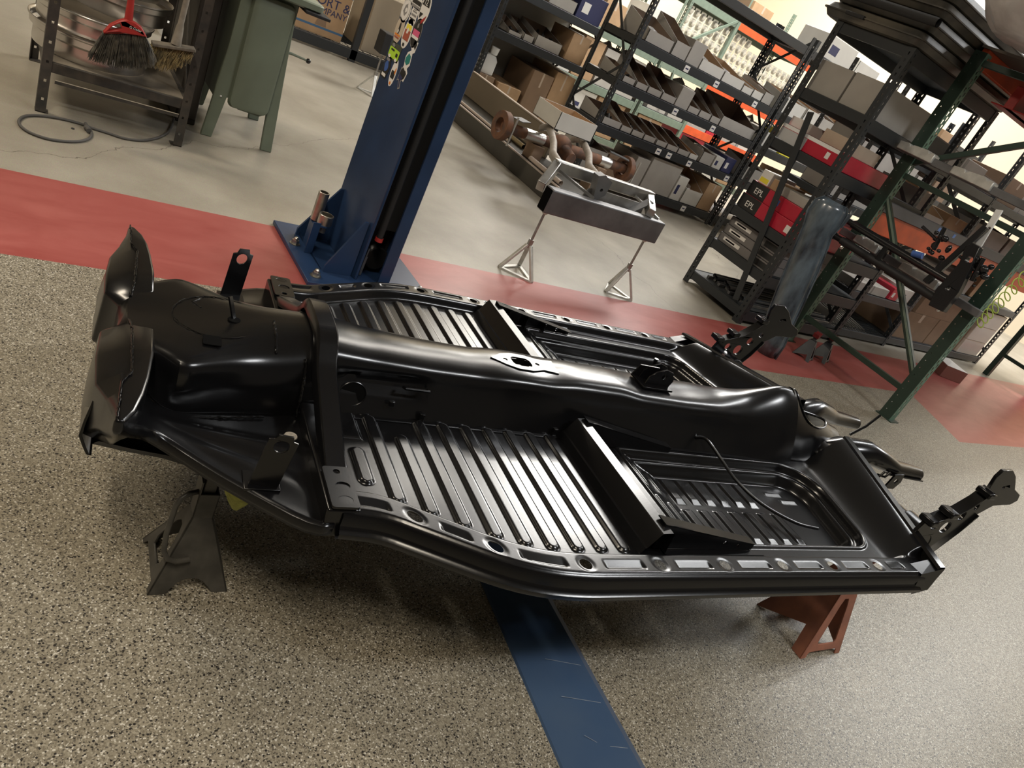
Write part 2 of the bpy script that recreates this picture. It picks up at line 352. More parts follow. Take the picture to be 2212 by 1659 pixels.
def hpan(u, a, side):
    e = vout(min(u, 1.03)) - a
    # base panel
    base = -0.024
    if u < 0.30:
        for k, (ur, a0, a1) in enumerate(RIBS):
            d = abs(u - ur)
            if d < 0.03:
                a1_ = min(a1, vout(ur) - 0.088)
                lo, hi = a0 + 0.012, a1_ - 0.012
                dd = sqrt(d * d + (max(0, lo - a, a - hi)) ** 2)
                base += 0.0065 * (1 - sst((dd - 0.0105) / 0.0055))
    # seat well: flat floor, straight ramp in front, stepped sides, two rows of pressed-in panels
    if u > 0.24:
        fr = 1.035 - 0.22 * (a - 0.13)
        din = min(a - 0.142, 0.478 - a, fr - u, (u - 0.318) * 1.2)
        cx, cy, R = fr - 0.13, 0.272, 0.13
        if u > cx and a < cy: din = min(din, R - sqrt((u - cx) ** 2 + (a - cy) ** 2))
        cx, cy, R = fr - 0.06, 0.418, 0.06
        if u > cx and a > cy: din = min(din, R - sqrt((u - cx) ** 2 + (a - cy) ** 2))
        side_d = 0.020 * sst(din / 0.010) + 0.032 * sst((din - 0.018) / 0.020)
        ramp = 0.052 * max(0.0, min(1.0, (u - 0.318) / 0.125))
        base -= min(side_d, ramp) if u < 0.5 else side_d
        base += 0.0040 * bump1(din + 0.004, 0.002, 0.006)
        for k in range(9):
            ur = 0.350 + 0.0535 * k + (0.010 if k > 1 else 0)
            for c0, c1 in ((0.182, 0.284), (0.301, 0.425)):
                if k < 8 or c0 > 0.2:
                    hw = 0.0165
                    dx = abs(u - ur) - hw
                    if dx < 0.0 and c0 < a < c1: base += 0.0042 * min(sst(-dx / 0.005), (a - c0) / 0.006, (c1 - a) / 0.022, 1.0)
        for (ur, aa) in ((0.86, 0.22), (0.90, 0.25)):
            dx = abs(u - ur) - 0.035; dy = abs(a - aa) - 0.009
            if dx < 0.0 and dy < 0.0: base += 0.0026 * min(1, max(0, (aa + 0.009 - a) / 0.016)) * sst(-dx / 0.006)
    # rising rear wall
    ur = uend(a)
    top = 0.075 - 0.11 * max(0, a - 0.11)
    r0 = 1.035 - 0.22 * (a - 0.13) + 0.01
    if u > r0 - 0.02:
        t = (u - r0) / max(0.03, (ur - r0)); base = base + (top - base) * sst(t) if t > 0 else base
    # small square stamping near the front
    d1 = max(abs(u + 0.375) - 0.028, abs(a - 0.165) - 0.02); base += 0.004 * (1 - sst(d1 / 0.005)) if side > 0 else 0.004 * (1 - sst((max(abs(u + 0.40) - 0.03, abs(a - 0.15) - 0.045)) / 0.006))
    # rail along the outer edge
    rail = 0.0
    if e < 0.06:
        for i in range(len(HOLES) + 1):
            h0 = HOLES[i-1] if i else -0.475; h1 = HOLES[i] if i < len(HOLES) else 1.0
            c = (h0 + h1) / 2; hl = (h1 - h0) / 2 - 0.048
            if hl < 0.01: continue
            ends = sst((hl + 0.008 - abs(u - c)) / 0.007)
            if 0.0190 < e < 0.0430: rail -= ends * (0.0036 * (e - 0.0190) / 0.0030 if e < 0.0220 else 0.0036 * (0.0430 - e) / 0.0210)
        for h in HOLES:
            dd = sqrt((u - h) ** 2 + (e - 0.030) ** 2); rail -= 0.0010 * (1 - sst((dd - 0.014) / 0.008))
        k = sst((0.010 - e) / 0.010); rail -= 0.006 * k
    kk = sst((e - 0.056) / 0.016)
    w = rail * (1 - kk) + base * kk
    return w
def pan_half(side):
    us = []; u = -0.455
    while u < 1.0: us.append(u); u += 0.0026
    NA = 190
    mb = MB(); cols = len(us) + 42; A0 = 0.105
    vs = []
    for j in range(cols):
        for i in range(NA + 1):
            u0 = us[j] if j < len(us) else None
            # spread across: dense near the outer rail
            if u0 is not None:
                a = A0 + (vout(u0) - A0) * (i / NA); uu = u0
            else:
                a = A0 + (0.597 - A0) * (i / NA); t = (j - len(us) + 1) / 42; uu = us[-1] + (max(uend(a), us[-1] + 0.03) - us[-1]) * t
                a = A0 + (vout(min(uu, 1.03)) - A0) * (i / NA)
            vs.append(Vector((uu, side * a, hpan(uu, a, side))))
    fs = []; gone = set()
    for j in range(cols - 1):
        for i in range(NA):
            k = j * (NA + 1) + i
            c = (vs[k] + vs[k + NA + 2]) / 2; e = vout(min(c.x, 1.03)) - abs(c.y)
            if e < 0.055 and any((c.x - h) ** 2 + (e - 0.030) ** 2 < 0.0125 ** 2 for h in HOLES): gone.update((k, k + 1, k + NA + 2, k + NA + 1)); continue
            if (c.x + 0.375) ** 2 < 1e-9: continue
            fs.append((k, k + 1, k + NA + 2, k + NA + 1))
    kept = set(i for f in fs for i in f)
    for h in HOLES:       # round off the punched holes
        for i in gone & kept:
            e = vout(min(vs[i].x, 1.03)) - abs(vs[i].y); dx = vs[i].x - h; de = e - 0.030; d = sqrt(dx*dx + de*de)
            if d < 0.02: vs[i] = Vector((h + dx * 0.0128 / d, side * (abs(vs[i].y) - (de * 0.0128 / d - de)), vs[i].z))
    mb.add(vs, fs)
    o = obj('floor_panel', mb, PAINT, pan, smooth=60)
    # folded outer skirt
    prof = [(0.0, -0.006), (0.004, -0.011), (0.003, -0.030), (0.007, -0.037), (0.014, -0.041), (0.014, -0.050), (0.008, -0.056), (0.000, -0.062), (-0.02, -0.064)]
    rings = []
    for j in range(0, len(us) + 1):
        uu = us[j] if j < len(us) else 1.022
        g = (vout(uu + 0.004) - vout(uu - 0.004)) / 0.008; nx, ny = -g, 1; l = sqrt(nx*nx+1); nx /= l; ny /= l
        rings.append([Vector((uu + p * nx, side * (vout(uu) + p * ny), w)) for p, w in prof])
    # close the rear corner: short slanted return
    sk = MB().loft(rings, close=False)
    obj('side_skirt', sk, PAINT, pan, smooth=50)
    return o
for s in (-1, 1): pan_half(s)
# tunnel ------------------------------------------------------------
TST = [  # u, top w, top half width, shoulder w, shoulder v, foot v
    (-0.46, 0.118, 0.045, 0.080, 0.096, 0.122), (-0.35, 0.104, 0.038, 0.075, 0.082, 0.112), (-0.20, 0.098, 0.034, 0.070, 0.078, 0.110), (-0.08, 0.098, 0.034, 0.070, 0.076, 0.110),
    (-0.02, 0.102, 0.040, 0.078, 0.080, 0.110), (0.04, 0.102, 0.046, 0.082, 0.080, 0.110), (0.11, 0.101, 0.036, 0.078, 0.078, 0.110), (0.18, 0.106, 0.034, 0.072, 0.076, 0.110),
    (0.33, 0.106, 0.034, 0.070, 0.076, 0.110), (0.38, 0.100, 0.040, 0.076, 0.080, 0.110), (0.55, 0.098, 0.042, 0.072, 0.080, 0.110), (0.70, 0.103, 0.042, 0.070, 0.082, 0.112), (0.80, 0.118, 0.048, 0.080, 0.092, 0.116), (0.87, 0.141, 0.052, 0.095, 0.100, 0.122),
    (0.93, 0.163, 0.056, 0.105, 0.106, 0.128), (0.985, 0.158, 0.062, 0.108, 0.110, 0.130)]
def tst(u):
    return [interp(u, [(r[0], r[k]) for r in TST]) for k in range(1, 6)]
rings = []; u = -0.46
while u <= 0.986:
    q = [sum(tst(u + d)[k] for d in (-0.02, -0.01, 0, 0.01, 0.02)) / 5 for k in range(5)]
    tw, tv, sw, sv, fv = q
    half = []
    for t in range(4): half.append((tv * t / 3 * 0.9, tw - 0.002 * (t / 3) ** 2))
    P0 = Vector((tv * 0.95, tw - 0.003)); P1 = Vector((sv * 0.98, tw - 0.004)); P2 = Vector((sv, sw - 0.01))
    for t in range(1, 7):
        k = t / 7; half.append(tuple(P0 * (1-k)**2 + P1 * 2*k*(1-k) + P2 * k*k))
    for t in range(0, 7):
        k = t / 6; half.append((sv + (fv - sv) * k ** 1.3, (sw - 0.01) * (1 - k) - 0.026 * k))
    half.append((fv + 0.014, -0.0225))
    kb = sst((u - 0.60) / 0.33)
    if kb > 0:
        nn_ = len(half) - 1
        half = [(v * (1 - kb) + kb * fv * (i / (nn_ - 1) if i < nn_ else 1.11), w * (1 - kb) + kb * (tw - (tw + 0.024) * (min(1, i / (nn_ - 1)) ** 1.7))) for i, (v, w) in enumerate(half)]
    # recess pressed in the near side behind the cross strap
    def rec(v, w):
        d = 0.0
        if -0.43 < u < -0.20: d = 0.014 * sst((u + 0.43) / 0.02) * sst((-0.20 - u) / 0.05) * bump1(w - 0.045, 0.010, 0.012)
        return v - d
    rings.append([Vector((u, -rec(v, w), w)) for v, w in half[::-1]] + [Vector((u, v, w)) for v, w in half[1:]])
    u += 0.012
n = len(rings[0]); tb = MB(); vs = [v for r in rings for v in r]; fs = []
for i in range(len(rings) - 1):
    for k in range(n - 1):
        c = (vs[i*n+k] + vs[(i+1)*n+k+1]) / 2
        if c.z > 0.09 and (((c.x - 0.04) / 0.028) ** 2 + (c.y / 0.022) ** 2) < 1: continue
        fs.append((i*n+k, i*n+k+1, (i+1)*n+k+1, (i+1)*n+k))
tb.add(vs, fs)
tunnel = obj('tunnel', tb, PAINT, pan, smooth=50)
# gear lever opening
def flat(u0, v0, w0, su=1, sv=1): return lambda x, y, d: Vector((u0 + x * su, v0 + y * sv, w0 + d))
outl = [(-0.085, 0), (-0.05, -0.024), (-0.02, -0.036), (0.02, -0.036), (0.055, -0.024), (0.095, -0.030), (0.10, 0.03), (0.055, 0.026), (0.02, 0.036), (-0.02, 0.036), (-0.05, 0.026)]
obj('shift_plate', MB().sheet(outl, flat(0.04, 0, 0.1005), 0.003, [rrect(-0.027, -0.020, 0.027, 0.020, 0.014), circ(-0.045, 0, 0.006, 10), circ(0.045, 0, 0.006, 10)]), PAINT, pan, on=tunnel)
# round access opening on the near side and small clips
for s in (-1,):
    obj('opening_ring', MB().tube([Vector((-0.375 + 0.028 * cos(t), s * (0.1035 - (0.020 + 0.024 * sin(t)) * 0.30), 0.018 + 0.024 * sin(t))) for t in [2*pi*k/32 for k in range(32)]], 0.0014, 6, close=True), PAINT, pan, on=tunnel)
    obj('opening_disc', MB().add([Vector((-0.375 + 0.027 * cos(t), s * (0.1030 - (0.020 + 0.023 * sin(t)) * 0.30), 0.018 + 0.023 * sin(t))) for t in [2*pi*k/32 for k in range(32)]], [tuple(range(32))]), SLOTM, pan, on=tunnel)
    obj('cable_clip', MB().tube([(-0.27, -0.092, 0.046), (-0.27, -0.104, 0.050), (-0.215, -0.104, 0.050), (-0.215, -0.092, 0.046)], 0.0035, 8), PAINT, pan, on=tunnel)
    for uu in (-0.215, 0.135, 0.40, 0.45):
        obj('floor_clip', MB().cbox((uu, -0.112, -0.012), (0.012, 0.010, 0.020)), PAINT, pan, bevel=0.001)
    obj('bolt', MB().lathe([(0, 0.006), (0.006, 0.006), (0.007, 0)], (0, 0, 0), 10, 'Y').v and MB().cbox((-0.29, -0.108, 0.012), (0.012, 0.008, 0.012)), PAINT, pan, bevel=0.002)
# hand brake bracket: two upright cheeks with slots on a base
hb = MB()
hb.box((0.40, -0.034, 0.101), (0.50, 0.034, 0.106))
cheek = [(0.0, 0.0), (0.08, 0.0), (0.088, 0.022), (0.075, 0.046), (0.05, 0.052), (0.02, 0.040), (0.004, 0.024)]
for yy in (-0.016, 0.016): hb.sheet(cheek, (lambda y0: lambda x, y, d: Vector((0.415 + x, y0 + d, 0.104 + y)))(yy), 0.004, [circ(0.052, 0.030, 0.008, 10)])
hbo = obj('handbrake_bracket', hb, PAINT, pan, bevel=0.001)
obj('cheek', MB().sheet([(0, 0), (0.07, 0), (0.075, 0.03), (0.055, 0.045), (0.01, 0.035)], lambda x, y, d: Vector((0.40 + x, 0.03 - x * 0.5 + d, 0.104 + y)), 0.004), PAINT, pan, on=hbo)
obj('upright_tube', MB().tube([(0.475, 0.045, 0.08), (0.468, 0.045, 0.155)], 0.006, 10), PAINT, pan)
# front cross strap over the tunnel
path = [(-0.436, 0.004), (-0.40, 0.004), (-0.355, 0.000), (-0.335, 0.002), (-0.22, 0.045), (-0.135, 0.078), (-0.112, 0.094), (-0.090, 0.118), (-0.070, 0.132), (-0.045, 0.137), (0, 0.138)]
full = path + [(-v, w) for v, w in path[-2::-1]]
prof = [(-0.024, -0.018), (-0.021, 0.0), (-0.017, 0.004), (0.017, 0.004), (0.021, 0.0), (0.024, -0.018)]
rings = []
for i, (v, w) in enumerate(full):
    a = full[max(0, i-1)]; b = full[min(len(full)-1, i+1)]; dv, dw = b[0]-a[0], b[1]-a[1]; l = sqrt(dv*dv+dw*dw); nv, nw = -dw/l, dv/l
    rings.append([Vector((-0.452 + pu - 0.022 * (abs(v) > 0.33) * 0, v + nv * pw, w + nw * pw)) for pu, pw in prof])
st = MB().loft(rings, close=False)
obj('cross_strap', st, PAINT, pan, smooth=40, bevel=0)
for s in (-1, 1):
    e = MB()
    pl = rrect(-0.026, -0.054, 0.023, 0.054, 0.006)
    e.sheet(pl, flat(-0.452, s * 0.385, 0.0035), 0.005, [circ(0, 0.035 * s, 0.0135, 14, 0.0105), circ(0.002, -0.002 * s, 0.0135, 14, 0.0105), circ(-0.002, -0.04 * s, 0.0065, 10)])
    obj('mounting_end', e, PAINT, pan, bevel=0.001)
    # body of the cross member under the strap end
    b = MB(); b.add(*(lambda q: (q.v, q.f))(MB().box((-0.484, min(s*0.12, s*0.437), -0.060), (-0.424, max(s*0.12, s*0.437), 0.0005))))
    obj('cross_member', b, PAINT, pan, bevel=0.005, seg=3)
# seat cross members and slanted seat runners
for s in (-1, 1):
    a0, a1 = sorted((s * 0.112, s * 0.512))
    c = MB(); sec = [(0.148, -0.024), (0.156, -0.006), (0.160, -0.004), (0.178, 0.030), (0.181, 0.034), (0.206, 0.036), (0.211, 0.031), (0.215, -0.020), (0.232, -0.0235)]
    c.loft([[Vector((u, a, w)) for u, w in sec] for a in (a0, a1)], close=False)
    obj('seat_crossmember', c, PAINT, pan, smooth=30)
    for vv in (0.135, 0.490):
        r = MB(); t = 0.004; v0 = s * vv
        side = [(0.0, -0.05), (0.0, 0.026), (0.29, -0.030), (0.29, -0.05)]
        r.sheet([(0, 0), (0, 0.062), (0.025, 0.062), (0.295, 0.012), (0.295, 0)], lambda x, y, d: Vector((0.195 + x, v0 + d * s, -0.022 + y)), t, [circ(0.20, 0.018, 0.006, 10), circ(0.245, 0.011, 0.005, 10)] if vv > 0.3 else ())
        r.sheet([(0, 0), (0.295, 0), (0.295, 0.024), (0, 0.030)], lambda x, y, d: Vector((0.195 + x, v0 + (y - 0.004) * -s, 0.040 + min(0, -(x - 0.02)) * 0.178 + d)), 0.003)
        for k in range(3):
            x = 0.045 + 0.07 * k; r.box((0.195 + x, min(v0, v0 - s*0.022), -0.022), (0.198 + x, max(v0, v0 - s*0.022), 0.036 - (x - 0.02) * 0.178))
        obj('seat_runner', r, PAINT, pan, bevel=0)
    obj('seam_flange', MB().loft([[Vector((u, s * a, w)) for a, w in ((0.515, -0.02), (0.522, -0.012), (0.528, -0.018), (0.53, -0.022))] for u in (0.25, 0.48, 0.50)], close=False), PAINT, pan)
# rear top edge strip of each half
for s in (-1, 1):
    c = MB(); rg = []
    for k in range(13):
        a = 0.10 + (0.600 - 0.10) * k / 12; ue = uend(a); w = 0.076 - 0.11 * max(0, a - 0.11)
        rg.append([Vector((ue - 0.010, s*a, w - 0.004)), Vector((ue - 0.006, s*a, w + 0.004)), Vector((ue + 0.016, s*a, w + 0.004)), Vector((ue + 0.020, s*a, w - 0.004)), Vector((ue + 0.018, s*a, w - 0.05))])
    c.loft(rg, close=False)
    obj('rear_flange', c, PAINT, pan, smooth=40)
    # rear corner block
    obj('corner_return', MB().add([(1.0, s*0.597, 0.0), (1.075, s*0.600, 0.022), (1.06, s*0.607, -0.045), (1.0, s*0.607, -0.06), (1.0, s*0.56, 0.0), (1.075, s*0.565, 0.024), (1.06, s*0.55, -0.05)], [(0, 1, 2, 3), (0, 4, 5, 1), (1, 5, 6, 2)]), PAINT, pan, smooth=0)
# rear end of the tunnel: hump with a long opening sloping to the back
HU = [(0.972, 0.163, 0.060, 0.112), (1.00, 0.150, 0.060, 0.113), (1.04, 0.131, 0.060, 0.114), (1.10, 0.108, 0.060, 0.112), (1.16, 0.084, 0.060, 0.108), (1.22, 0.062, 0.056, 0.102), (1.275, 0.048, 0.052, 0.095)]
def hump_w(u, v):
    tw = interp(u, [(h[0], h[1]) for h in HU]); tv = interp(u, [(h[0], h[2]) for h in HU]); fv = interp(u, [(h[0], h[3]) for h in HU])
    a = abs(v)
    return tw - (tw + 0.024) * min(1.0, a / fv) ** 1.7
mb = MB(); NU, NV = 76, 64; vs = []; fs = []
for i in range(NU + 1):
    uu = 0.972 + (1.275 - 0.972) * i / NU; fv = interp(uu, [(h[0], h[3]) for h in HU])
    for j in range(NV + 1):
        t = -1 + 2 * j / NV; v = math.copysign(abs(t), t) * fv; vs.append(Vector((uu, v, hump_w(uu, v))))
def in_hole(u, v): return ((u - 1.092) / 0.104) ** 2 + (v / (0.054 - 0.06 * (u - 1.092))) ** 2 < 1
for i in range(NU):
    for j in range(NV):
        k = i * (NV + 1) + j; c = (vs[k] + vs[k + NV + 2]) / 2
        if in_hole(c.x, c.y): continue
        fs.append((k, k + 1, k + NV + 2, k + NV + 1))
hm = obj('tunnel_rear', mb.add(vs, fs), PAINT, pan, smooth=60)
so = hm.modifiers.new('solid', 'SOLIDIFY'); so.thickness = 0.003; so.offset = -1
rp = []
for k in range(48):
    a = 2*pi*k/48; u_ = 1.092 + 0.105 * cos(a); v_ = (0.055 - 0.06 * (u_ - 1.092)) * sin(a); rp.append(Vector((u_, v_, hump_w(u_, v_) + 0.001)))
obj('opening_rim', MB().tube(rp, 0.0035, 8, close=True), PAINT, pan, on=hm)
# torsion tube, end castings with long drilled arms, rear forks
obj('torsion_tube', MB().tube([(1.165, -0.465, -0.010), (1.165, 0.465, -0.010)], 0.046, 28), PAINT, pan)
for s in (-1, 1):
    obj('tube_sleeve', MB().tube([(1.165, s*0.40, -0.010), (1.165, s*0.478, -0.010)], 0.055, 28), PAINT, pan, bevel=0.003)
    arm = [(1.105, -0.045), (1.135, -0.074), (1.195, -0.070), (1.235, -0.030), (1.285, 0.045), (1.315, 0.105), (1.360, 0.140), (1.400, 0.145), (1.440, 0.148), (1.462, 0.165), (1.450, 0.185), (1.400, 0.202), (1.378, 0.222), (1.350, 0.245), (1.315, 0.262), (1.270, 0.258), (1.262, 0.235), (1.272, 0.195), (1.245, 0.155), (1.200, 0.115), (1.150, 0.095), (1.105, 0.070), (1.085, 0.01)]
    a = MB().sheet(arm, lambda x, y, d: Vector((x, s * (0.470 + d), y)), 0.010, [circ(1.165, -0.010, 0.036, 18), circ(1.160, 0.060, 0.014, 14), circ(1.215, 0.055, 0.020, 16), circ(1.250, 0.098, 0.015, 14), circ(1.285, 0.132, 0.010, 12), circ(1.335, 0.205, 0.005, 8)])
    ao = obj('spring_plate_arm', a, PAINT, pan, bevel=0.002)
    for nm, ed, wd in (('arm_flange', [(1.10, 0.070), (1.15, 0.095), (1.20, 0.115), (1.245, 0.155), (1.272, 0.195)], 0.034), ('arm_flange', [(1.195, -0.070), (1.235, -0.030), (1.285, 0.045), (1.315, 0.105)], 0.026)):
        f = MB().loft([[Vector((x, s * v, y + dy)) for v, dy in ((0.462, -0.002), (0.462, 0.003), (0.462 + wd, 0.003), (0.462 + wd, -0.002))] for x, y in ed])
        obj(nm, f, PAINT, pan, bevel=0.001, on=ao)
    for (x, y) in ((1.105, 0.078), (1.165, 0.108), (1.262, 0.182)):
        obj('mounting_pad', MB().cbox((x, s * 0.484, y + 0.004), (0.034, 0.044, 0.018)), PAINT, pan, bevel=0.004, on=ao)
    obj('clamp_bolt', MB().tube([(1.17, s * 0.465, -0.078), (1.17, s * 0.53, -0.078)], 0.007, 6), PAINT, pan, on=ao)
    # fork
    P = [(1.15, 0.082, -0.010), (1.21, 0.098, 0.026), (1.30, 0.118, 0.044), (1.40, 0.135, 0.026), (1.45, 0.142, 0.012), (1.59, 0.145, 0.000)]
    rg = []
    for i, (u, v, w) in enumerate(P):
        R = (0.050, 0.050, 0.044, 0.036, 0.030, 0.026)[i]
        rg.append([Vector((u, s * v + cos(t) * R * (0.95), w + sin(t) * R * 0.85)) for t in [2*pi*k/16 for k in range(16)]])
    obj('rear_fork', MB().loft(rg), PAINT, pan, smooth=60)
    obj('fork_seam', MB().bar((1.40, s*0.165, 0.0), (1.59, s*0.172, -0.008), 0.012, 0.004), PAINT, pan)
obj('fork_bracket', MB().sheet([(0, 0), (0.05, 0), (0.065, 0.03), (0.055, 0.06), (0.01, 0.055)], lambda x, y, d: Vector((1.40 + x, -0.178 - d, -0.045 + y)), 0.006, [circ(0.035, 0.032, 0.009, 12)]), PAINT, pan, bevel=0.001)
for uu in (1.33, 1.36): obj('cable_stay', MB().tube([(uu, -0.16, -0.01), (uu, -0.185, 0.0), (uu + 0.012, -0.185, 0.02)], 0.004, 8), PAINT, pan)
obj('rear_cable_tube', MB().tube([(1.40, 0.02, 0.02), (1.45, 0.02, 0.06), (1.50, 0.03, 0.105)], 0.005, 8), PAINT, pan)
# bent cable guide tube lying across the seat well
gp = [Vector((0.60, -0.095, 0.008)), Vector((0.62, -0.115, 0.018)), Vector((0.64, -0.17, 0.0)), Vector((0.672, -0.23, -0.028)), Vector((0.72, -0.30, -0.045)), Vector((0.79, -0.365, -0.048)), Vector((0.845, -0.395, -0.040))]
gq = []
for i in range(len(gp) - 1):
    p0 = gp[max(0, i-1)]; p1 = gp[i]; p2 = gp[i+1]; p3 = gp[min(len(gp)-1, i+2)]
    for k in range(6):
        t = k / 6; gq.append(0.5 * ((2*p1) + (p2-p0)*t + (2*p0-5*p1+4*p2-p3)*t*t + (3*p1-p0-3*p2+p3)*t*t*t))
gq.append(gp[-1])
obj('cable_guide_tube', MB().tube(gq, 0.0045, 10), PAINT, pan)
# frame head ----------------------------------------------------------
HST = [  # u, list of (v, w) half profile from centre top down to the floor
    (-0.445, [(0, .118), (.045, .114), (.085, .090), (.104, .055), (.113, .02), (.120, -.03)]),
    (-0.52, [(0, .112), (.050, .107), (.095, .082), (.118, .045), (.126, .01), (.132, -.03)]),
    (-0.58, [(0, .104), (.060, .100), (.108, .074), (.128, .038), (.134, .01), (.140, -.03)]),
    (-0.63, [(0, .097), (.080, .095), (.130, .076), (.143, .036), (.146, .008), (.150, -.03)]),
    (-0.68, [(0, .092), (.100, .092), (.158, .080), (.168, .036), (.164, .008), (.164, -.03)]),
    (-0.715, [(0, .089), (.105, .090), (.172, .083), (.184, .040), (.176, .008), (.174, -.03)]),
    (-0.75, [(0, .086), (.080, .088), (.128, .084), (.146, .050), (.168, .008), (.178, -.035)]),
    (-0.80, [(0, .082), (.070, .086), (.110, .084), (.135, .060), (.165, .010), (.184, -.045)])]
def smooth_half(h, n=6):
    P = [Vector((a, b)) for a, b in h]; o = []
    for i in range(len(P) - 1):
        p0 = P[max(0, i-1)]; p1 = P[i]; p2 = P[i+1]; p3 = P[min(len(P)-1, i+2)]
        if i == 0: p0 = Vector((-p2.x, p2.y))
        for k in range(n):
            t = k / n; q = 0.5 * ((2*p1) + (p2-p0)*t + (2*p0-5*p1+4*p2-p3)*t*t + (3*p1-p0-3*p2+p3)*t*t*t); o.append((q.x, q.y))
    o.append(tuple(P[-1])); return o
rings = []
for u, h in HST:
    hh = smooth_half(h, 4); rings.append([Vector((u, -v, w)) for v, w in hh[::-1]] + [Vector((u, v, w)) for v, w in hh[1:]])
head = obj('frame_head', MB().loft(rings, close=False), PAINT, pan, smooth=60)
sb = head.modifiers.new('subdivision', 'SUBSURF'); sb.levels = 1; sb.render_levels = 2
# weld beads
def weld(pts, r=0.003, name='weld_bead'):
    P = []; random.seed(3)
    for a, b in zip(pts, pts[1:]):
        a = Vector(a); b = Vector(b); k = max(2, int((b - a).length / 0.004))
        P += [a.lerp(b, i / k) + Vector([random.uniform(-1, 1) * 0.0006 for _ in range(3)]) for i in range(k)]
    P.append(Vector(pts[-1]))
    obj(name, MB().tube(P, [r * 0.8 * random.uniform(0.6, 1.3) for _ in P], 6), PAINT, pan, on=head)
weld([(-0.545, -0.01, 0.110), (-0.545, -0.06, 0.104), (-0.545, -0.095, 0.085)])
weld([(-0.486, s_v, s_w) for s_v, s_w in ((-0.098, 0.086), (-0.112, 0.06), (-0.123, 0.03), (-0.132, -0.01), (-0.138, -0.026))], 0.0035)
weld([(-0.675, 0.03, 0.0925), (-0.69, 0.05, 0.092), (-0.67, 0.075, 0.093)], 0.0025)
weld([(-0.70, -0.178, -0.024), (-0.62, -0.165, -0.024), (-0.55, -0.150, -0.025)], 0.003)
# inspection cover ring, round hole, slanted pin, square hole on the head
weld([(-0.645 + 0.082 * cos(t), 0.082 * sin(t), 0.0955 + 0.004 * cos(t)) for t in [2*pi*k/24 for k in range(25)]], 0.0010, 'cover_seam')
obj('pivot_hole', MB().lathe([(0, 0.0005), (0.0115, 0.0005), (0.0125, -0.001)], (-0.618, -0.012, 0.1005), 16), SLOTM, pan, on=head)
obj('slanted_pin', MB().bar((-0.616, -0.010, 0.092), (-0.632, 0.004, 0.140), 0.009, 0.004), PAINT, pan, on=head)
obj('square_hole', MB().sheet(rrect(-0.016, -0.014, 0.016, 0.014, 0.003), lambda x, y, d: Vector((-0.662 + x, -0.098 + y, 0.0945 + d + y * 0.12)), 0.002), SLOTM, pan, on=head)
# apron panels either side of the head
for s in (-1, 1):
    outer = [(-0.798, 0.352, 0.084), (-0.782, 0.325, 0.055), (-0.762, 0.270, 0.018), (-0.735, 0.252, -0.008), (-0.690, 0.280, -0.020), (-0.640, 0.322, -0.028), (-0.553, 0.390, -0.032), (-0.50, 0.432, -0.034), (-0.462, 0.436, -0.034)]
    inner = [(-0.800, 0.170, 0.080), (-0.785, 0.178, 0.055), (-0.765, 0.180, 0.015), (-0.735, 0.175, -0.012), (-0.690, 0.165, -0.026), (-0.640, 0.152, -0.030), (-0.553, 0.135, -0.032), (-0.50, 0.126, -0.032), (-0.462, 0.12, -0.032)]
    rg = []
    for p, q in zip(inner, outer):
        row = []
        for k in range(15):
            t = k / 14; P = Vector(p).lerp(Vector(q), t)
            if P.x > -0.74: P.z += 0.007 * bump1(t - 0.42, 0.05, 0.07) * sst((P.x + 0.74) / 0.05) + 0.006 * bump1(t - 0.72, 0.04, 0.06) * sst((P.x + 0.68) / 0.05) * sst((-0.50 - P.x) / 0.05)
            row.append(Vector((P.x, s * P.y, P.z)))
        row.append(Vector((q[0] - 0.004, s * (q[1] + 0.006), q[2] + 0.003))); row.append(Vector((q[0] - 0.005, s * (q[1] + 0.009), q[2] - 0.018)))
        rg.append(row)
    ap = obj('toe_board', MB().loft(rg, close=False), PAINT, pan, smooth=60)
    sb = ap.modifiers.new('subdivision', 'SUBSURF'); sb.levels = 1; sb.render_levels = 1
    so = ap.modifiers.new('solid', 'SOLIDIFY'); so.thickness = 0.003
    # lower closing panel sweeping from the hat to the toe board
    lw = []
    for u, v, w in ((-0.83, 0.235, -0.055), (-0.78, 0.235, -0.066), (-0.72, 0.245, -0.068), (-0.66, 0.285, -0.058), (-0.60, 0.345, -0.045)):
        lw.append([Vector((u, s * 0.16, w + 0.01)), Vector((u, s * (v - 0.03), w)), Vector((u, s * v, w + 0.002)), Vector((u + 0.01, s * (v + 0.005), w + 0.012))])
    obj('lower_closing_panel', MB().loft(lw, close=False), PAINT, pan, smooth=60)
    # drain plug hole seen as a bright disc on the near side only
    # upright drilled bracket
    br = [(-0.024, 0), (0.024, 0), (0.024, 0.108), (0.015, 0.110), (0.012, 0.120), (-0.012, 0.120), (-0.015, 0.110), (-0.024, 0.108)]
    t = radians(8)
    obj('upright_bracket', MB().sheet(br, lambda x, y, d: Vector((-0.575 + x * cos(0.25) + y * 0.10, s * (0.352 + y * 0.12 + x * 0.2 + d), -0.030 + y * 1.02)), 0.004, [circ(0, 0.096, 0.0125, 16)]), PAINT, pan, bevel=0.0008)
    obj('bracket_foot', MB().cbox((-0.575, s * 0.340, -0.027), (0.06, 0.05, 0.006)), PAINT, pan, bevel=0.001)
obj('drain_plug', MB().lathe([(0, 0.002), (0.012, 0.002), (0.013, 0)], (-0.505, -0.20, -0.029), 16), mat('plug_grey', (0.45, 0.42, 0.38), 0.5, var=0.4, scale=200), pan)
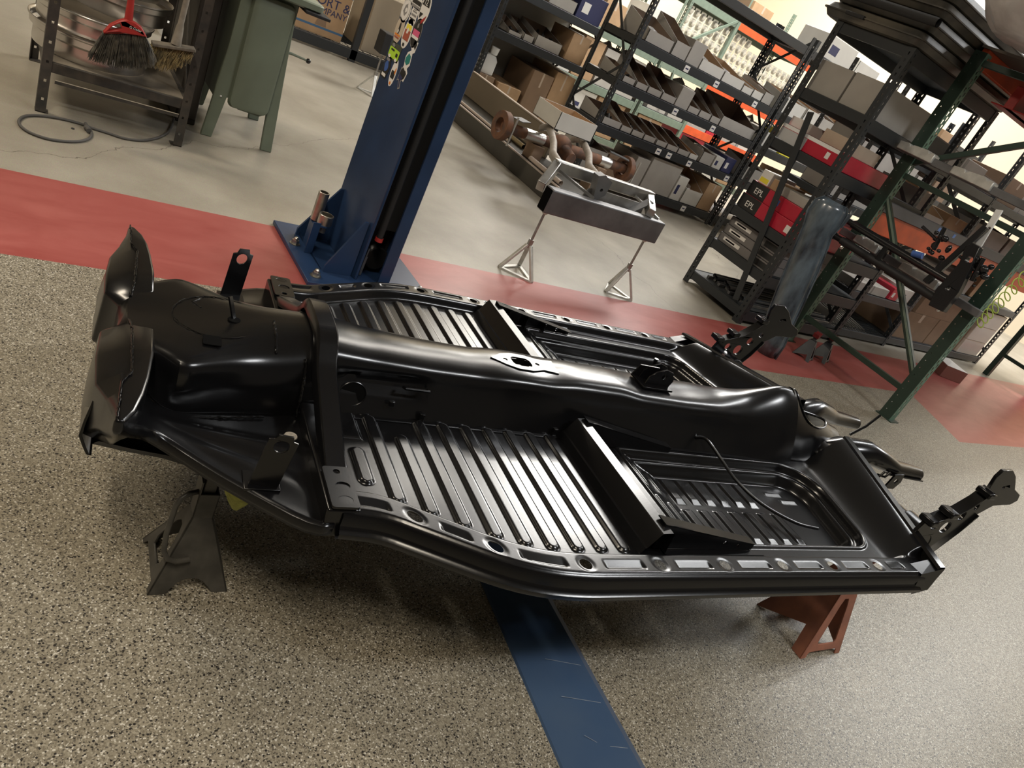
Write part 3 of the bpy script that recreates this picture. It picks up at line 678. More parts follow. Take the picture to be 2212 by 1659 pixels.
# front cross stamping ("hat"): lofted across the car
cross = [  # v, closed profile (u, w)
    (0.00, [(-0.800, 0.080), (-0.812, 0.060), (-0.815, -0.02), (-0.790, -0.045), (-0.780, 0.0), (-0.785, 0.07)]),
    (0.045, [(-0.797, 0.082), (-0.815, 0.062), (-0.820, -0.03), (-0.790, -0.055), (-0.775, 0.0), (-0.780, 0.076)]),
    (0.075, [(-0.800, 0.090), (-0.840, 0.070), (-0.850, -0.04), (-0.800, -0.060), (-0.757, -0.01), (-0.757, 0.089)]),
    (0.16, [(-0.802, 0.092), (-0.842, 0.070), (-0.852, -0.04), (-0.800, -0.062), (-0.757, -0.01), (-0.757, 0.091)]),
    (0.24, [(-0.803, 0.093), (-0.838, 0.068), (-0.846, -0.03), (-0.800, -0.050), (-0.764, 0.00), (-0.764, 0.092)]),
    (0.29, [(-0.804, 0.094), (-0.822, 0.075), (-0.826, 0.02), (-0.803, -0.010), (-0.771, 0.02), (-0.771, 0.093)]),
    (0.335, [(-0.805, 0.094), (-0.812, 0.080), (-0.814, 0.045), (-0.803, 0.030), (-0.782, 0.042), (-0.781, 0.091)]),
    (0.366, [(-0.806, 0.094), (-0.809, 0.088), (-0.810, 0.072), (-0.804, 0.064), (-0.797, 0.072), (-0.796, 0.090)])]
rings = [[Vector((u, -v, w)) for u, w in p] for v, p in cross[::-1]] + [[Vector((u, v, w)) for u, w in p] for v, p in cross[1:]]
ho = obj('front_crossmember', MB().loft(rings), PAINT, pan, smooth=50, bevel=0.006, seg=3)
for s in (-1, 1):
    weld([(-0.806, s*0.362, 0.096), (-0.804, s*0.27, 0.096), (-0.796, s*0.25, 0.0965), (-0.790, s*0.235, 0.0955), (-0.792, s*0.09, 0.094), (-0.797, s*0.045, 0.085)], 0.0025)
    # bent tongue hanging from the front
    tg = []
    for u, w in ((-0.838, 0.030), (-0.846, -0.010), (-0.850, -0.040), (-0.842, -0.062), (-0.836, -0.076), (-0.832, -0.078)):
        tg.append([Vector((u, s*0.110, w)), Vector((u, s*0.250, w + 0.012)), Vector((u + 0.005, s*0.250, w + 0.012)), Vector((u + 0.005, s*0.110, w))])
    obj('front_tongue', MB().loft(tg), PAINT, pan, smooth=60, bevel=0.001)
# ------------------------------------------------------------------ jack stands
def pyramid_stand(name, label, c, half, top_half, H, rz, m, kind, lean=0):
    """stamped pyramid stand: four sloped faces, notched feet, openings in two faces"""
    t = thing(name, label, 'jack stand', c, (0, 0, rz))
    for k in range(4):
        R = Matrix.Rotation(k * pi / 2, 3, 'Z')
        b = half; tp = top_half
        foot = 0.30 * b
        if kind == 'notch':      # arch cut at the bottom of every face, hole in two
            out = [(-1, 0), (-0.58, 0), (-0.50, 0.07), (-0.36, 0.15), (-0.15, 0.20), (0.15, 0.20), (0.36, 0.15), (0.50, 0.07), (0.58, 0), (1, 0), (1, 1), (-1, 1)]
            if k in (1, 3): out = [(-1, 0), (-0.80, 0), (-0.76, 0.10), (0.76, 0.10), (0.80, 0), (1, 0), (1, 1), (-1, 1)]
            hl = [[(-0.45, 0.22), (0.45, 0.22), (0.60, 0.32), (0.60, 0.55), (0.48, 0.72), (0.20, 0.80), (-0.20, 0.80), (-0.48, 0.72), (-0.60, 0.55), (-0.60, 0.32)]] if k in (1, 3) else []
        else:
            out = [(-1, 0), (-0.74, 0), (-0.74, 0.055), (-0.66, 0.075), (0.66, 0.075), (0.74, 0.055), (0.74, 0), (1, 0), (1, 1), (-1, 1)]
            if k in (1, 3): out = [(-1, 0), (-0.86, 0.02), (0.50, 0.30), (0.62, 0.0), (1, 0), (1, 1), (-1, 1)]
            hl = [[(-0.52, 0.20), (-0.44, 0.16), (0.44, 0.16), (0.52, 0.20), (0.50, 0.28), (0.34, 0.66), (0.20, 0.74), (-0.20, 0.74), (-0.34, 0.66), (-0.50, 0.28)]] if k in (0, 2) else []
        def fn(x, y, d, R=R, b=b, tp=tp):
            w = b + (tp - b) * y
            # straight columns of x keep the taper
            return R @ Vector((x * w, -(w - d), y * H))
        obj('stamped_side', MB().sheet(out, fn, 0.004, hl), m, t, smooth=30, bevel=0.0008)
    return t
# near left: black stand with raised square ratchet bar and looped handle
fa, fb, fc = PZ(318, 1284), PZ(492, 1276), PZ(307, 1164)
ctr = (Vector((fb.x, fb.y, 0)) + Vector((fc.x, fc.y, 0))) / 2
ang = math.atan2(fb.y - fa.y, fb.x - fa.x)
half = (fb - fa).length / 2
SB = pyramid_stand('jack_stand', 'black jack stand with looped handle and raised square bar under the front', (ctr.x, ctr.y, 0), half, 0.019, 0.150, ang, STDK, 'notch')
c = MB()
for s, (a, b) in enumerate((((-0.019, -0.019), (0.019, -0.0155)), ((-0.019, 0.0155), (0.019, 0.019)), ((-0.019, -0.019), (-0.0155, 0.019)), ((0.0155, -0.019), (0.019, 0.019)))):
    c.box((a[0], a[1], 0.135), (b[0], b[1], 0.208 + (0.030 if s == 2 else 0)))
obj('collar', c, STDK, SB, bevel=0.001)
obj('ratchet_bar', MB().box((-0.0115, -0.0115, 0.10), (0.0115, 0.0115, 0.331)), STDK, SB, bevel=0.002)
obj('saddle', MB().box((-0.025, -0.016, 0.322), (0.025, 0.016, 0.334)), STDK, SB, bevel=0.004)
hp = [(-0.017, -0.006, 0.205), (-0.036, -0.014, 0.206), (-0.048, -0.020, 0.200), (-0.055, -0.024, 0.186), (-0.060, -0.036, 0.125), (-0.060, -0.050, 0.095), (-0.052, -0.056, 0.080), (-0.036, -0.058, 0.074), (-0.012, -0.052, 0.072)]
obj('handle', MB().tube(hp, 0.0052, 12), STDK, SB, smooth=60)
# near right: red-brown stand under the rear of the rail
fa, fb = PZ(1728, 1430), PZ(1826, 1414)
fc = PZ(1630, 1312)
ctrr = (Vector((fb.x, fb.y, 0)) + Vector((fc.x, fc.y, 0))) / 2
RS = pyramid_stand('jack_stand', 'faded red brown jack stand with triangular opening under the rear right rail', (ctrr.x, ctrr.y + 0.01, 0), 0.098, 0.030, 0.255, math.atan2(fb.y - fa.y, fb.x - fa.x), REDST, 'plain')
obj('ratchet_bar', MB().box((-0.018, -0.018, 0.20), (0.018, 0.018, 0.300)), REDST, RS, bevel=0.002)
obj('saddle', MB().loft([[Vector((x, -0.025, z)), Vector((x, 0.025, z)), Vector((x, 0.025, z + 0.012)), Vector((x, -0.025, z + 0.012))] for x, z in ((-0.045, 0.312), (-0.02, 0.296), (0.02, 0.296), (0.045, 0.312))]), REDST, RS, bevel=0.002)
obj('handle', MB().tube([(0.020, 0.028, 0.262), (0.055, 0.040, 0.266), (0.082, 0.046, 0.250), (0.086, 0.046, 0.225), (0.06, 0.04, 0.20)], 0.007, 10), mat('bright_red_brown', (0.5, 0.10, 0.05), 0.5), RS, smooth=60)
# pair of small stands behind the pan
for k, (px, py) in enumerate(((1733, 748), (1768, 752))):
    p = PZ(px, py + 22)
    t = pyramid_stand('jack_stand', ['small dark jack stand with maroon saddle, left of the pair by the blue black fender', 'small dark jack stand with maroon saddle, right of the pair by the blue black fender'][k], (p.x, p.y, 0), 0.062, 0.022, 0.13, 0.35, RACKG, 'plain')
    t['group'] = 'small jack stands with maroon saddles'
    obj('ratchet_bar', MB().box((-0.012, -0.012, 0.08), (0.012, 0.012, 0.175)), RACKG, t, bevel=0.001)
    sdl = [(-0.045, 0.185), (-0.03, 0.19), (-0.015, 0.176), (0.0, 0.172), (0.015, 0.176), (0.03, 0.19), (0.045, 0.185), (0.03, 0.155), (-0.03, 0.155)]
    obj('saddle', MB().sheet(sdl, lambda x, y, d: Vector((x, -0.02 + d, y)), 0.04), MAROON, t, bevel=0.002)
# lime cloth pads between stands and pan
def cloth_pad(label, c, r, h, sc=(1, 1)):
    random.seed(int(c[0] * 100)); mb = MB(); vs = []; fs = []; n = 20; lv = 8
    for i in range(lv + 1):
        t = i / lv
        for k in range(n):
            a = 2*pi*k/n; rr = r * (1.0 - 0.75 * (1 - t) ** 1.6) * (1 + 0.10 * sin(3*a + 1) + 0.05 * sin(7*a + i))
            vs.append(Vector((c[0] + cos(a) * rr * sc[0], c[1] + sin(a) * rr * sc[1], c[2] - h + h * t)))
    for i in range(lv):
        for k in range(n): fs.append((i*n+k, i*n+(k+1) % n, (i+1)*n+(k+1) % n, (i+1)*n+k))
    fs += [tuple(range(n))[::-1], tuple(range(lv*n, lv*n+n))]
    tag(obj('folded_cloth', mb.add(vs, fs), CLOTH, smooth=60), label, 'cloth')
pA = PANM @ Vector((-0.595, -0.315, -0.048)); cloth_pad('lime green fuzzy cloth hanging under the front left of the floor pan', pA, 0.035, 0.062)
pB = PANM @ Vector((1.13, -0.375, -0.045)); cloth_pad('lime green cloth pad peeking out below the torsion tube at the rear', pB, 0.05, 0.05, (1, 0.8))
# ------------------------------------------------------------------ blue lift column
post = thing('lift_column', 'tall blue steel vehicle lift column with stickers, standing on the red floor band', 'lift column', (1.33, 2.58, 0))
X0, X1, Y0, Y1, HP = 1.250, 1.420, 2.400, 2.750, 3.3
def W(name, mb, m, parent, **k): return obj(name, mb, m, parent, world=True, **k)
sec = [(1.272, Y0), (1.262, Y0 + 0.003), (X0, Y0 + 0.05), (X0, Y1), (X1, Y1), (X1, Y0 + 0.012), (X1 - 0.008, Y0), (1.362, Y0), (1.362, Y0 + 0.01), (X1 - 0.014, Y0 + 0.012), (X1 - 0.012, Y1 - 0.012), (X0 + 0.012, Y1 - 0.012), (X0 + 0.012, Y0 + 0.056), (1.266, Y0 + 0.014), (1.272, Y0 + 0.010)]
c = MB().loft([[Vector((x, y, z)) for x, y in sec] for z in (0.018, HP)])
W('column', c, BLUE, post, smooth=30, bevel=0.002)
W('base_plate', MB().box((1.050, 2.320, 0), (1.585, 2.820, 0.018)), BLUE, post, bevel=0.003)
for y, xo in ((2.725, 1.115), (2.430, 1.140)):
    W('gusset', MB().sheet([(xo, 0.018), (X0 + .002, 0.018), (X0 + .002, 0.25), (X0 - 0.012, 0.25), (xo, 0.045)], lambda x, z, d, y=y: Vector((x, y - d, z)), 0.010), BLUE, post)
W('gusset', MB().sheet([(2.44, 0.018), (2.72, 0.018), (2.72, 0.03)], lambda y, z, d: Vector((1.135 + (y - 2.44) * -0.03, y, z + d)), 0.004), BLUE, post)
W('carriage_channel', MB().box((1.285, 2.52, 0.10), (1.395, 2.70, 3.2)), BLACKM, post)
W('inner_cover', MB().box((1.2635, 2.440, 0.23), (1.4045, 2.50, 1.76)).box((1.2635, 2.50, 0.23), (1.275, 2.73, 3.2)).box((1.395, 2.50, 0.02), (1.4055, 2.73, 3.2)), BLACKM, post)
W('lift_cylinder', MB().tube([(1.315, 2.425, 0.20), (1.315, 2.425, 1.78)], 0.013, 14), BLACKM, post)
W('red_collar', MB().tube([(1.315, 2.425, 0.185), (1.315, 2.425, 0.20)], 0.016, 14), REDP, post)
W('cable_pulley', MB().lathe([(0, -0.02), (0.045, -0.02), (0.05, -0.016), (0.042, -0.008), (0.05, 0), (0.042, 0.008), (0.05, 0.016), (0.045, 0.02), (0, 0.02)], (1.365, 2.50, 0.085), 24, 'Y'), mat('pulley_dark', (0.05, 0.05, 0.05), 0.3, 0.7), post)
W('cable_end', MB().tube([(1.300, 2.45, 0.02), (1.302, 2.45, 0.10)], 0.008, 10).tube([(1.302, 2.45, 0.10), (1.304, 2.45, 0.135)], 0.004, 8), STEELD, post)
W('added_carriage', MB().box((1.262, 2.30, 1.78), (1.41, 2.52, 2.25)), BLUE, post, bevel=0.006)  # unseen carriage, added along with the arm below for its shadow
W('added_shadow_arm', MB().box((1.20, 1.72, 1.86), (1.34, 2.40, 1.95)).box((1.22, 1.20, 1.87), (1.32, 1.80, 1.94)), BLUE, post, bevel=0.004)  # unseen arm, added and placed to cast shadow streaks on the concrete
def anchor(x, y):
    W('anchor_bolt', MB().tube([(x, y, 0.018), (x, y, 0.021)], 0.021, 20).tube([(x, y, 0.021), (x, y, 0.036)], 0.0145, 6).ball((x, y, 0.040), 0.010, 10), ZINC, post, smooth=30)
for x, y in ((1.085, 2.625), (1.095, 2.375), (1.54, 2.375), (1.54, 2.77)): anchor(x, y)
hold = W('adapter_holder', MB().box((1.105, 2.560, 0.018), (1.135, 2.566, 0.150)).box((1.135, 2.560, 0.135), (1.160, 2.575, 0.141)).box((1.128, 2.562, 0.018), (1.135, 2.66, 0.12)), BLUE, post)
def pipe(mb, x, y, z0, z1, r, t=0.005, n=24):
    return mb.lathe([(r - t, z0), (r, z0), (r, z1 - 0.001), (r - 0.001, z1), (r - t, z1), (r - t, z0)], (x, y, 0), n)
tag(W('lift_adapter', pipe(MB(), 1.148, 2.655, 0.125, 0.243, 0.0215), ZINC, None), 'tall steel tube adapter standing in the blue holder beside the lift column', 'lift adapter')
a2 = thing('lift_adapter', 'short wide steel cup adapter with pin in the blue holder beside the lift column', 'lift adapter', (1.158, 2.590, 0.10))
W('cup', pipe(MB(), 1.158, 2.590, 0.141, 0.180, 0.0285, 0.007).tube([(1.158, 2.590, 0.141), (1.158, 2.590, 0.145)], 0.027, 20), ZINC, a2)
W('pin', MB().tube([(1.158, 2.590, 0.105), (1.158, 2.590, 0.141)], 0.014, 16), STEELD, a2)
# stickers on the left face
def sticker(px, py, wy, hz, shape, base, label, bits=(), tilt=0.0):
    p = PX(px, py, X0); n = len(bpy.data.objects)
    t = thing('sticker', label, 'sticker', (X0 - 0.0002, p.y, p.z)); t['group'] = 'stickers on the blue lift column'
    def fn(x, y, d): return Vector((-0.0004 - d, -(x * cos(tilt) - y * sin(tilt)) * wy, (x * sin(tilt) + y * cos(tilt)) * hz))
    obj('backing', MB().sheet(shape, fn, 0.0006), base, t, smooth=0)
    for k, (sh, m) in enumerate(bits):
        def f2(x, y, d, k=k): v = fn(x, y, 0); v.x -= 0.0010 + 0.0003 * k + d; return v
        obj('print', MB().sheet(sh, f2, 0.0003), m, t, smooth=0)
    return t
OV = circ(0, 0, 0.5, 28)
INK = mat('ink_black', (0.02, 0.02, 0.02), 0.4); INKG = mat('ink_grey', (0.25, 0.25, 0.25), 0.4); PINK = mat('ink_pink', (0.7, 0.12, 0.25), 0.4); LIME = mat('ink_lime', (0.45, 0.75, 0.05), 0.4); TEAL = mat('ink_teal', (0.02, 0.22, 0.20), 0.4); ORA = mat('ink_orange', (0.8, 0.25, 0.03), 0.4); TANI = mat('ink_tan', (0.55, 0.48, 0.38), 0.5); BRN = mat('ink_brown_red', (0.40, 0.10, 0.06), 0.5)
R = lambda a, b, c, d: [(a, b), (c, b), (c, d), (a, d)]
def blob(cx, cy, r, k=0, n=14, ry=None):
    random.seed(k); ry = ry or r
    return [(cx + r * random.uniform(0.65, 1.1) * cos(2*pi*i/n), cy + ry * random.uniform(0.65, 1.1) * sin(2*pi*i/n)) for i in range(n)]
sticker(878, 22, .078, .088, OV, WHITE, 'white oval sticker with a grey drawing, topmost left on the blue column', [(circ(0, 0, .42, 24), INKG), (circ(0, 0, .40, 24), WHITE), (blob(-.02, .02, .25, 4), INKG), (blob(0.05, 0.0, .12, 5), WHITE)])
sticker(901, 7, .085, .04, [(-.5, -.4), (.5, -.5), (.5, .4), (.2, .5), (0, .3), (-.3, .5), (-.5, .3)], WHITE, 'black and white banner sticker at the top of the blue column', [(R(-.42, -.1, .42, .25), INK), (R(-.4, -.38, .42, -.18), INKG)])
sticker(894, 35, .060, .062, [(-.4, -.45), (-.2, -.5), (0, -.44), (.2, -.5), (.4, -.45), (.5, -.2), (.44, 0), (.5, .25), (.4, .45), (.2, .5), (0, .44), (-.2, .5), (-.4, .45), (-.5, .2), (-.44, 0), (-.5, -.25)], WHITE, 'small scalloped white sticker with black lines of text below the banner sticker', [(R(-.3, .2, .3, .27), INKG), (R(-.34, .0, .34, .1), INKG), (R(-.36, -.2, .36, -.13), INK), (R(-.2, .33, .2, .37), INKG)])
s4 = sticker(918, 22, .078, .108, OV, WHITE, 'red black and white oval sticker with number 12, nearest the column edge', [([(-.36, .12), (.36, .12), (.30, .30), (.15, .42), (0, .46), (-.15, .42), (-.30, .30)], INK), ([(-.36, -.12), (0, -.12), (-.28, -.30)], INK), ([(.0, -.34), (.38, -.12), (.3, -.28), (.1, -.44)], REDP)])
sticker(863, 64, .072, .100, OV, TANI, 'cream oval sticker with a small black and red figure on the blue column', [(blob(0, 0.05, .14, 8, ry=.26), INK), (R(-.32, -.22, .34, -.16), ORA), (R(-.28, -.30, .28, -.25), BRN), (blob(-.02, -.06, .07, 9), WHITE)])
sticker(880, 73, .070, .104, OV, WHITE, 'white oval sticker with yellow and red print in the second row', [(R(-.3, .14, .3, .30), YEL), (R(-.34, -.22, .34, .12), BRN), (blob(.0, .08, .12, 11), LABELW), (R(-.1, -.42, .1, -.32), INK)])
sticker(900, 72, .074, .100, OV, INKG, 'black round sticker with a pink stripe in the second row', [(circ(0, 0, .46, 24), INK), (R(-.36, -.10, .36, .10), PINK), (R(-.36, -.2, .4, -.1), WHITE), (blob(0, .25, .1, 3), INKG)])
sticker(853, 112, .100, .060, rrect(-.5, -.5, .5, .5, .08), mat('ink_olive', (0.06, 0.07, 0.05), 0.5), 'lime green camper van sticker on the blue column', [(rrect(-.46, -.4, .46, .18, .08), LIME), (circ(-.3, -.38, .1, 12), WHITE), (circ(.3, -.38, .1, 12), WHITE), (blob(-.2, .32, .14, 2), INKG), (R(-.3, .0, .0, .1), INK), (R(.2, -.2, .36, .0), INK)])
sticker(883, 128, .062, .155, [(-.1, .5), (.5, .42), (.45, .2), (.25, .15), (.4, -.1), (.2, -.2), (.45, -.28), (.3, -.5), (-.5, -.42), (-.3, -.18), (-.45, 0), (-.35, .12), (0, .2), (-.3, .3)], WHITE, 'tall teal and white winged crest sticker with black letters on the blue column', [([(0, .45), (.44, .38), (.38, .25), (.0, .32)], INK), ([(-.35, .0), (-.1, .12), (.2, .08), (.3, -.06), (.0, -.14), (-.3, -.1)], TEAL), ([(-.4, -.38), (-.25, -.22), (.35, -.3), (.24, -.44)], INK)])
sticker(835, 145, .065, .080, [(-.5, -.5), (.3, -.5), (.5, .1), (.3, .5), (-.3, .5)], INK, 'blue and black square sticker at the lower left of the sticker cluster', [(blob(-.02, .05, .28, 6), BLUEI), (R(-.3, -.42, .25, -.28), WHITE), (R(-.25, .3, .2, .42), INKG)])
sticker(850, 158, .048, .098, OV, WHITE, 'narrow white oval sticker with orange ends near the bottom of the cluster', [(R(-.33, -.2, .33, .08), INK), (blob(0, -.38, .16, 7, ry=.08), ORA), (blob(.3, .1, .1, 7, ry=.16), ORA)])
sticker(865, 170, .050, .075, [(-.4, .5), (0, .4), (.5, .45), (.4, .0), (.2, -.1), (.4, -.4), (.1, -.5), (-.2, -.1), (-.5, -.2), (-.4, .2)], INKG, 'grey S shaped outline sticker, lowest on the blue column', [([(-.3, .4), (0, .3), (.38, .36), (.3, .05), (.08, -.1), (.25, -.36), (.1, -.42), (-.12, -.02), (-.4, -.1), (-.3, .2)], NAVY)])
lettering('number_print', '12', s4, (X0 - 0.0016, s4.location.y + 0.017, s4.location.z + 0.016), (0, -1, 0), (0, 0, 1), 0.028, WHITE)
# low blue cover plate across the floor towards the camera
cp = thing('floor_cover_plate', 'long low blue steel cable cover running across the speckled floor below the floor pan', 'floor cover', (1.15, 0.6, 0))
def cover(y):
    xl = 1.087 + (y - 0.977) * 0.1229; xr = 1.262 + (y - 0.918) * 0.0747
    return xl, xr
rg = []
for y in (2.34, 1.6, 0.977, 0.45, -0.2, -1.2, -2.4):
    xl, xr = cover(y); w = xr - xl
    rg.append([Vector((xl, y, 0.0)), Vector((xl + 0.004, y, 0.004)), Vector((xl + w * 0.46, y, 0.022)), Vector((xr - 0.030, y, 0.022)), Vector((xr - 0.001, y, 0.004)), Vector((xr, y, 0))])
W('cover_plate', MB().loft(rg), BLUEPL, cp, smooth=25)
for (a, b) in (((1178, 1423), (1255, 1437)), ((1213, 1504), (1298, 1518)), ((1318, 1612), (1356, 1616)), ((1262, 1588), (1290, 1604))):
    p = PZ(*a, 0.0225); q = PZ(*b, 0.0225); W('scratch', MB().bar(p, q, 0.0008, 0.0003), mat('scratch', (0.30, 0.33, 0.36), 0.5), cp)
# ------------------------------------------------------------------ left: old steel shelf with rims, brooms, cord
def angle_post(x, y, z1, sx, sy, w=0.036, t=0.003, holes=True, step=0.075):
    """L-shaped post: corner at x, y; legs run in direction sx and sy, with punched square holes"""
    mb = MB(); hl = []; z = 0.05
    while holes and z < z1 - 0.03:
        hl.append([(w*0.42, z), (w*0.68, z), (w*0.68, z + 0.011), (w*0.42, z + 0.011)]); z += step
    out = [(0, 0), (w, 0), (w, z1), (0, z1)]
    mb.sheet(out, lambda a, b, d: Vector((x + sx * a, y + sy * d, b)), t, hl)
    mb.sheet([(t, 0), (w, 0), (w, z1), (t, z1)], lambda a, b, d: Vector((x + sx * d, y + sy * a, b)), t)
    return mb
sh = thing('storage_shelf', 'old black angle steel shelf at the far left holding aluminium rims', 'shelf', (0.52, 3.80, 0))
for x, y, sx, sy in ((0.248, 3.455, 1, 1), (0.800, 3.455, -1, 1), (0.248, 4.15, 1, -1), (0.800, 4.15, -1, -1)):
    W('post', angle_post(x, y, 1.5, sx, sy), OLDST, sh)
    W('foot', MB().box((x - (0 if sx > 0 else 0.045), y - (0 if sy > 0 else .045), 0), (x + (0.045 if sx > 0 else 0), y + (.045 if sy > 0 else 0), 0.003)), OLDST, sh)
for z in (0.205, 1.20):
    for y in (3.462, 4.125):
        W('beam', MB().box((0.252, y, z - 0.040), (0.796, y + 0.018, z)), OLDST, sh, bevel=0.002)
    for x in (0.255, 0.775): W('beam', MB().box((x, 3.48, z - 0.04), (x + 0.018, 4.12, z)), OLDST, sh)
    W('shelf_board', MB().box((0.256, 3.482, z - 0.022), (0.792, 4.122, z - 0.002)), mat('old_board', (0.20, 0.17, 0.13), 0.7, var=0.3, scale=12), sh)
W('price_strip', MB().box((0.30, 3.452, 0.128), (0.76, 3.456, 0.140)), OLDST, sh)
W('price_strip', MB().box((0.30, 3.4505, 0.1415), (0.76, 3.4520, 0.1445)), mat('strip_pale', (0.55, 0.5, 0.4), 0.5), sh)
for s in (1,):
    W('brace', MB().bar((0.792, 3.48, 0.10), (0.792, 3.95, 0.62), 0.003, 0.022), OLDST, sh)
def rim(name, label, c, R, h, tilt=(0, 0), m=ALU):
    prof = [(R*0.90, 0), (R*0.905, h*0.1), (R*0.90, h*0.55), (R*0.93, h*0.62), (R*0.965, h*0.66), (R*0.975, h*0.88), (R, h*0.93), (R*1.005, h*0.97), (R, h), (R*0.985, h*0.99), (R*0.955, h*0.9), (R*0.945, h*0.7), (R*0.88, h*0.6), (R*0.885, 0.004), (R*0.90, 0)]
    mb = MB().lathe(prof, (0, 0, 0), 64)
    Rm = Matrix.Rotation(tilt[0], 3, 'X') @ Matrix.Rotation(tilt[1], 3, 'Y'); mb.v = [Rm @ v + Vector(c) for v in mb.v]
    return tag(obj(name, mb, m, smooth=40), label, 'wheel rim', 'aluminium wheel rims on the left shelf')
rim('wheel_rim', 'wide bare aluminium wheel rim, lowest of the pile on the left shelf', (0.435, 3.745, 0.2055), 0.235, 0.105)
rim('wheel_rim', 'bare aluminium wheel rim lying on top of the widest rim on the left shelf', (0.430, 3.745, 0.3115), 0.225, 0.085)
rim('wheel_rim', 'smaller deep steel toned rim behind the red broom on the left shelf', (0.525, 3.845, 0.398), 0.205, 0.09, m=mat('rim_steel', (0.5, 0.48, 0.46), 0.3, 1.0))
rim('wheel_rim', 'small rim ring on the right above the brush of the red broom', (0.525, 3.845, 0.489), 0.165, 0.07)
# red broom
br = thing('broom', 'red angled broom with dark bristles hanging in front of the rims', 'broom', (0.49, 3.34, 0.29))
hd = [PY(*p, 3.34) for p in ((222, 70), (225, 66), (238, 52), (258, 43), (272, 40), (291, 47), (306, 58), (317, 79), (312, 77), (270, 70))]
bh = W('head', MB().sheet([(p.x, p.z) for p in hd], lambda x, z, d: Vector((x, 3.322 + d, z)), 0.034, [[(p.x, p.z) for p in [PY(*q, 3.34) for q in ((232, 64), (243, 54), (258, 48), (262, 60), (248, 62))]]]), REDP, br, bevel=0.004)
a, b = PY(276, 56, 3.34), PY(283, 0, 3.34); d = (b - a).normalized(); top = a + d * ((1.16 - a.z) / d.z)
W('handle', MB().tube([a, a + d * 0.10, top], [0.016, 0.0115, 0.0115], 14), REDP, br)
bm = MB(); random.seed(5)
for i in range(620):
    t = random.random(); y = 3.330 + random.random() * 0.018
    p = PY(222 + 93 * t, 69 + 9 * t, 3.34); q = PY(190 + 146 * t + random.uniform(-5, 5), 124 + 15 * t + random.uniform(-9, 6) + 12 * sin(pi * t), 3.34)
    yy = y + random.uniform(-.015, .012); md = (Vector((p.x, y, p.z)) + Vector((q.x, yy, q.z))) / 2 + Vector((random.uniform(-.004, .004), random.uniform(-.004, .002), 0.003))
    bm.tube([(p.x, y, p.z), md, (q.x, yy, q.z)], [0.0013, 0.0012, 0.0008], 3, cap=False)
W('bristles', bm, [mat('bristle_dark', (0.035, 0.033, 0.03), 0.5, var=0.7, scale=40, col2=(0.16, 0.15, 0.12))], br)
pl = PY(279, 60, 3.321); lettering('brand_print', 'O Cedar', br, (pl.x, 3.3205, pl.z), (0.97, 0, -0.06), (0, 0, 1), 0.012, LABELW, on=bh)
# straw push broom
sb_ = thing('broom', 'worn straw broom with grey wooden block hanging beside the red broom', 'broom', (0.67, 3.38, 0.33))
p, q = PY(328, 93, 3.40), PY(421, 107, 3.40)
W('block', MB().bar(p + Vector((0, .0, 0)), q, 0.05, 0.013), mat('old_wood', (0.19, 0.165, 0.13), 0.7, var=0.4, scale=30), sb_, bevel=0.003)
a, b = PY(380, 96, 3.40), PY(403, 0, 3.40); d = (b - a).normalized()
W('handle', MB().tube([a, a + d * 0.07, a + d * 0.085, a + d * ((1.16 - a.z) / d.z)], [0.020, 0.015, 0.0115, 0.011], 12), mat('handle_grey_wood', (0.30, 0.27, 0.22), 0.6, var=0.3, scale=30), sb_)
bm = MB()
for i in range(520):
    t = random.random(); y = random.uniform(-0.012, 0.014); p_ = PY(328 + 92 * t, 95 + 14 * t, 3.40); q_ = PY(322 + 98 * t - random.uniform(0, 25), 118 + 14 * t + 22 * sin(pi * min(1, t * 1.1)) + random.uniform(-8, 9), 3.40)
    bm.tube([(p_.x, 3.40 + y, p_.z), ((p_.x + q_.x) / 2 + random.uniform(-.006, .006), 3.40 + y, (p_.z + q_.z) / 2), (q_.x, 3.402 + y * 1.2, q_.z)], [0.0013, 0.0012, 0.0009], 3, cap=False)
W('bristles', bm, mat('straw', (0.42, 0.33, 0.16), 0.7, var=0.7, scale=50, col2=(0.12, 0.10, 0.06)), sb_)
# coiled cord on the concrete
cpx = [(374, 262), (366, 282), (345, 296), (310, 303), (270, 299), (235, 288), (200, 277), (170, 266), (130, 256), (90, 250), (58, 250), (42, 258), (43, 270), (62, 285), (100, 299), (140, 305), (172, 305), (192, 299), (198, 288), (193, 276)]
pts = []
for i in range(len(cpx) - 1):
    P = [PZ(*cpx[max(0, min(len(cpx)-1, i + k))], 0.006) for k in (-1, 0, 1, 2)]
    for k in range(5):
        t = k / 5; v = 0.5 * ((2*P[1]) + (P[2]-P[0])*t + (2*P[0]-5*P[1]+4*P[2]-P[3])*t*t + (3*P[1]-P[0]-3*P[2]+P[3])*t*t*t); pts.append(v)
pts[0].z = 0.02
cord = thing('air_hose', 'thin grey brown cord lying in a loop on the concrete by the left shelf', 'cord', (0.35, 3.3, 0))
W('cord', MB().tube(pts, 0.0055, 8), RUBBER, cord, smooth=60)
k = PZ(188, 276, 0.012); W('plug', MB().ball(k, 0.013, 12, (1, 1.2, 0.9)).tube([k + Vector((0.004, -0.03, 0)), k + Vector((-0.004, 0.03, 0.006))], [0.010, 0.006], 10), RUBBER, cord)
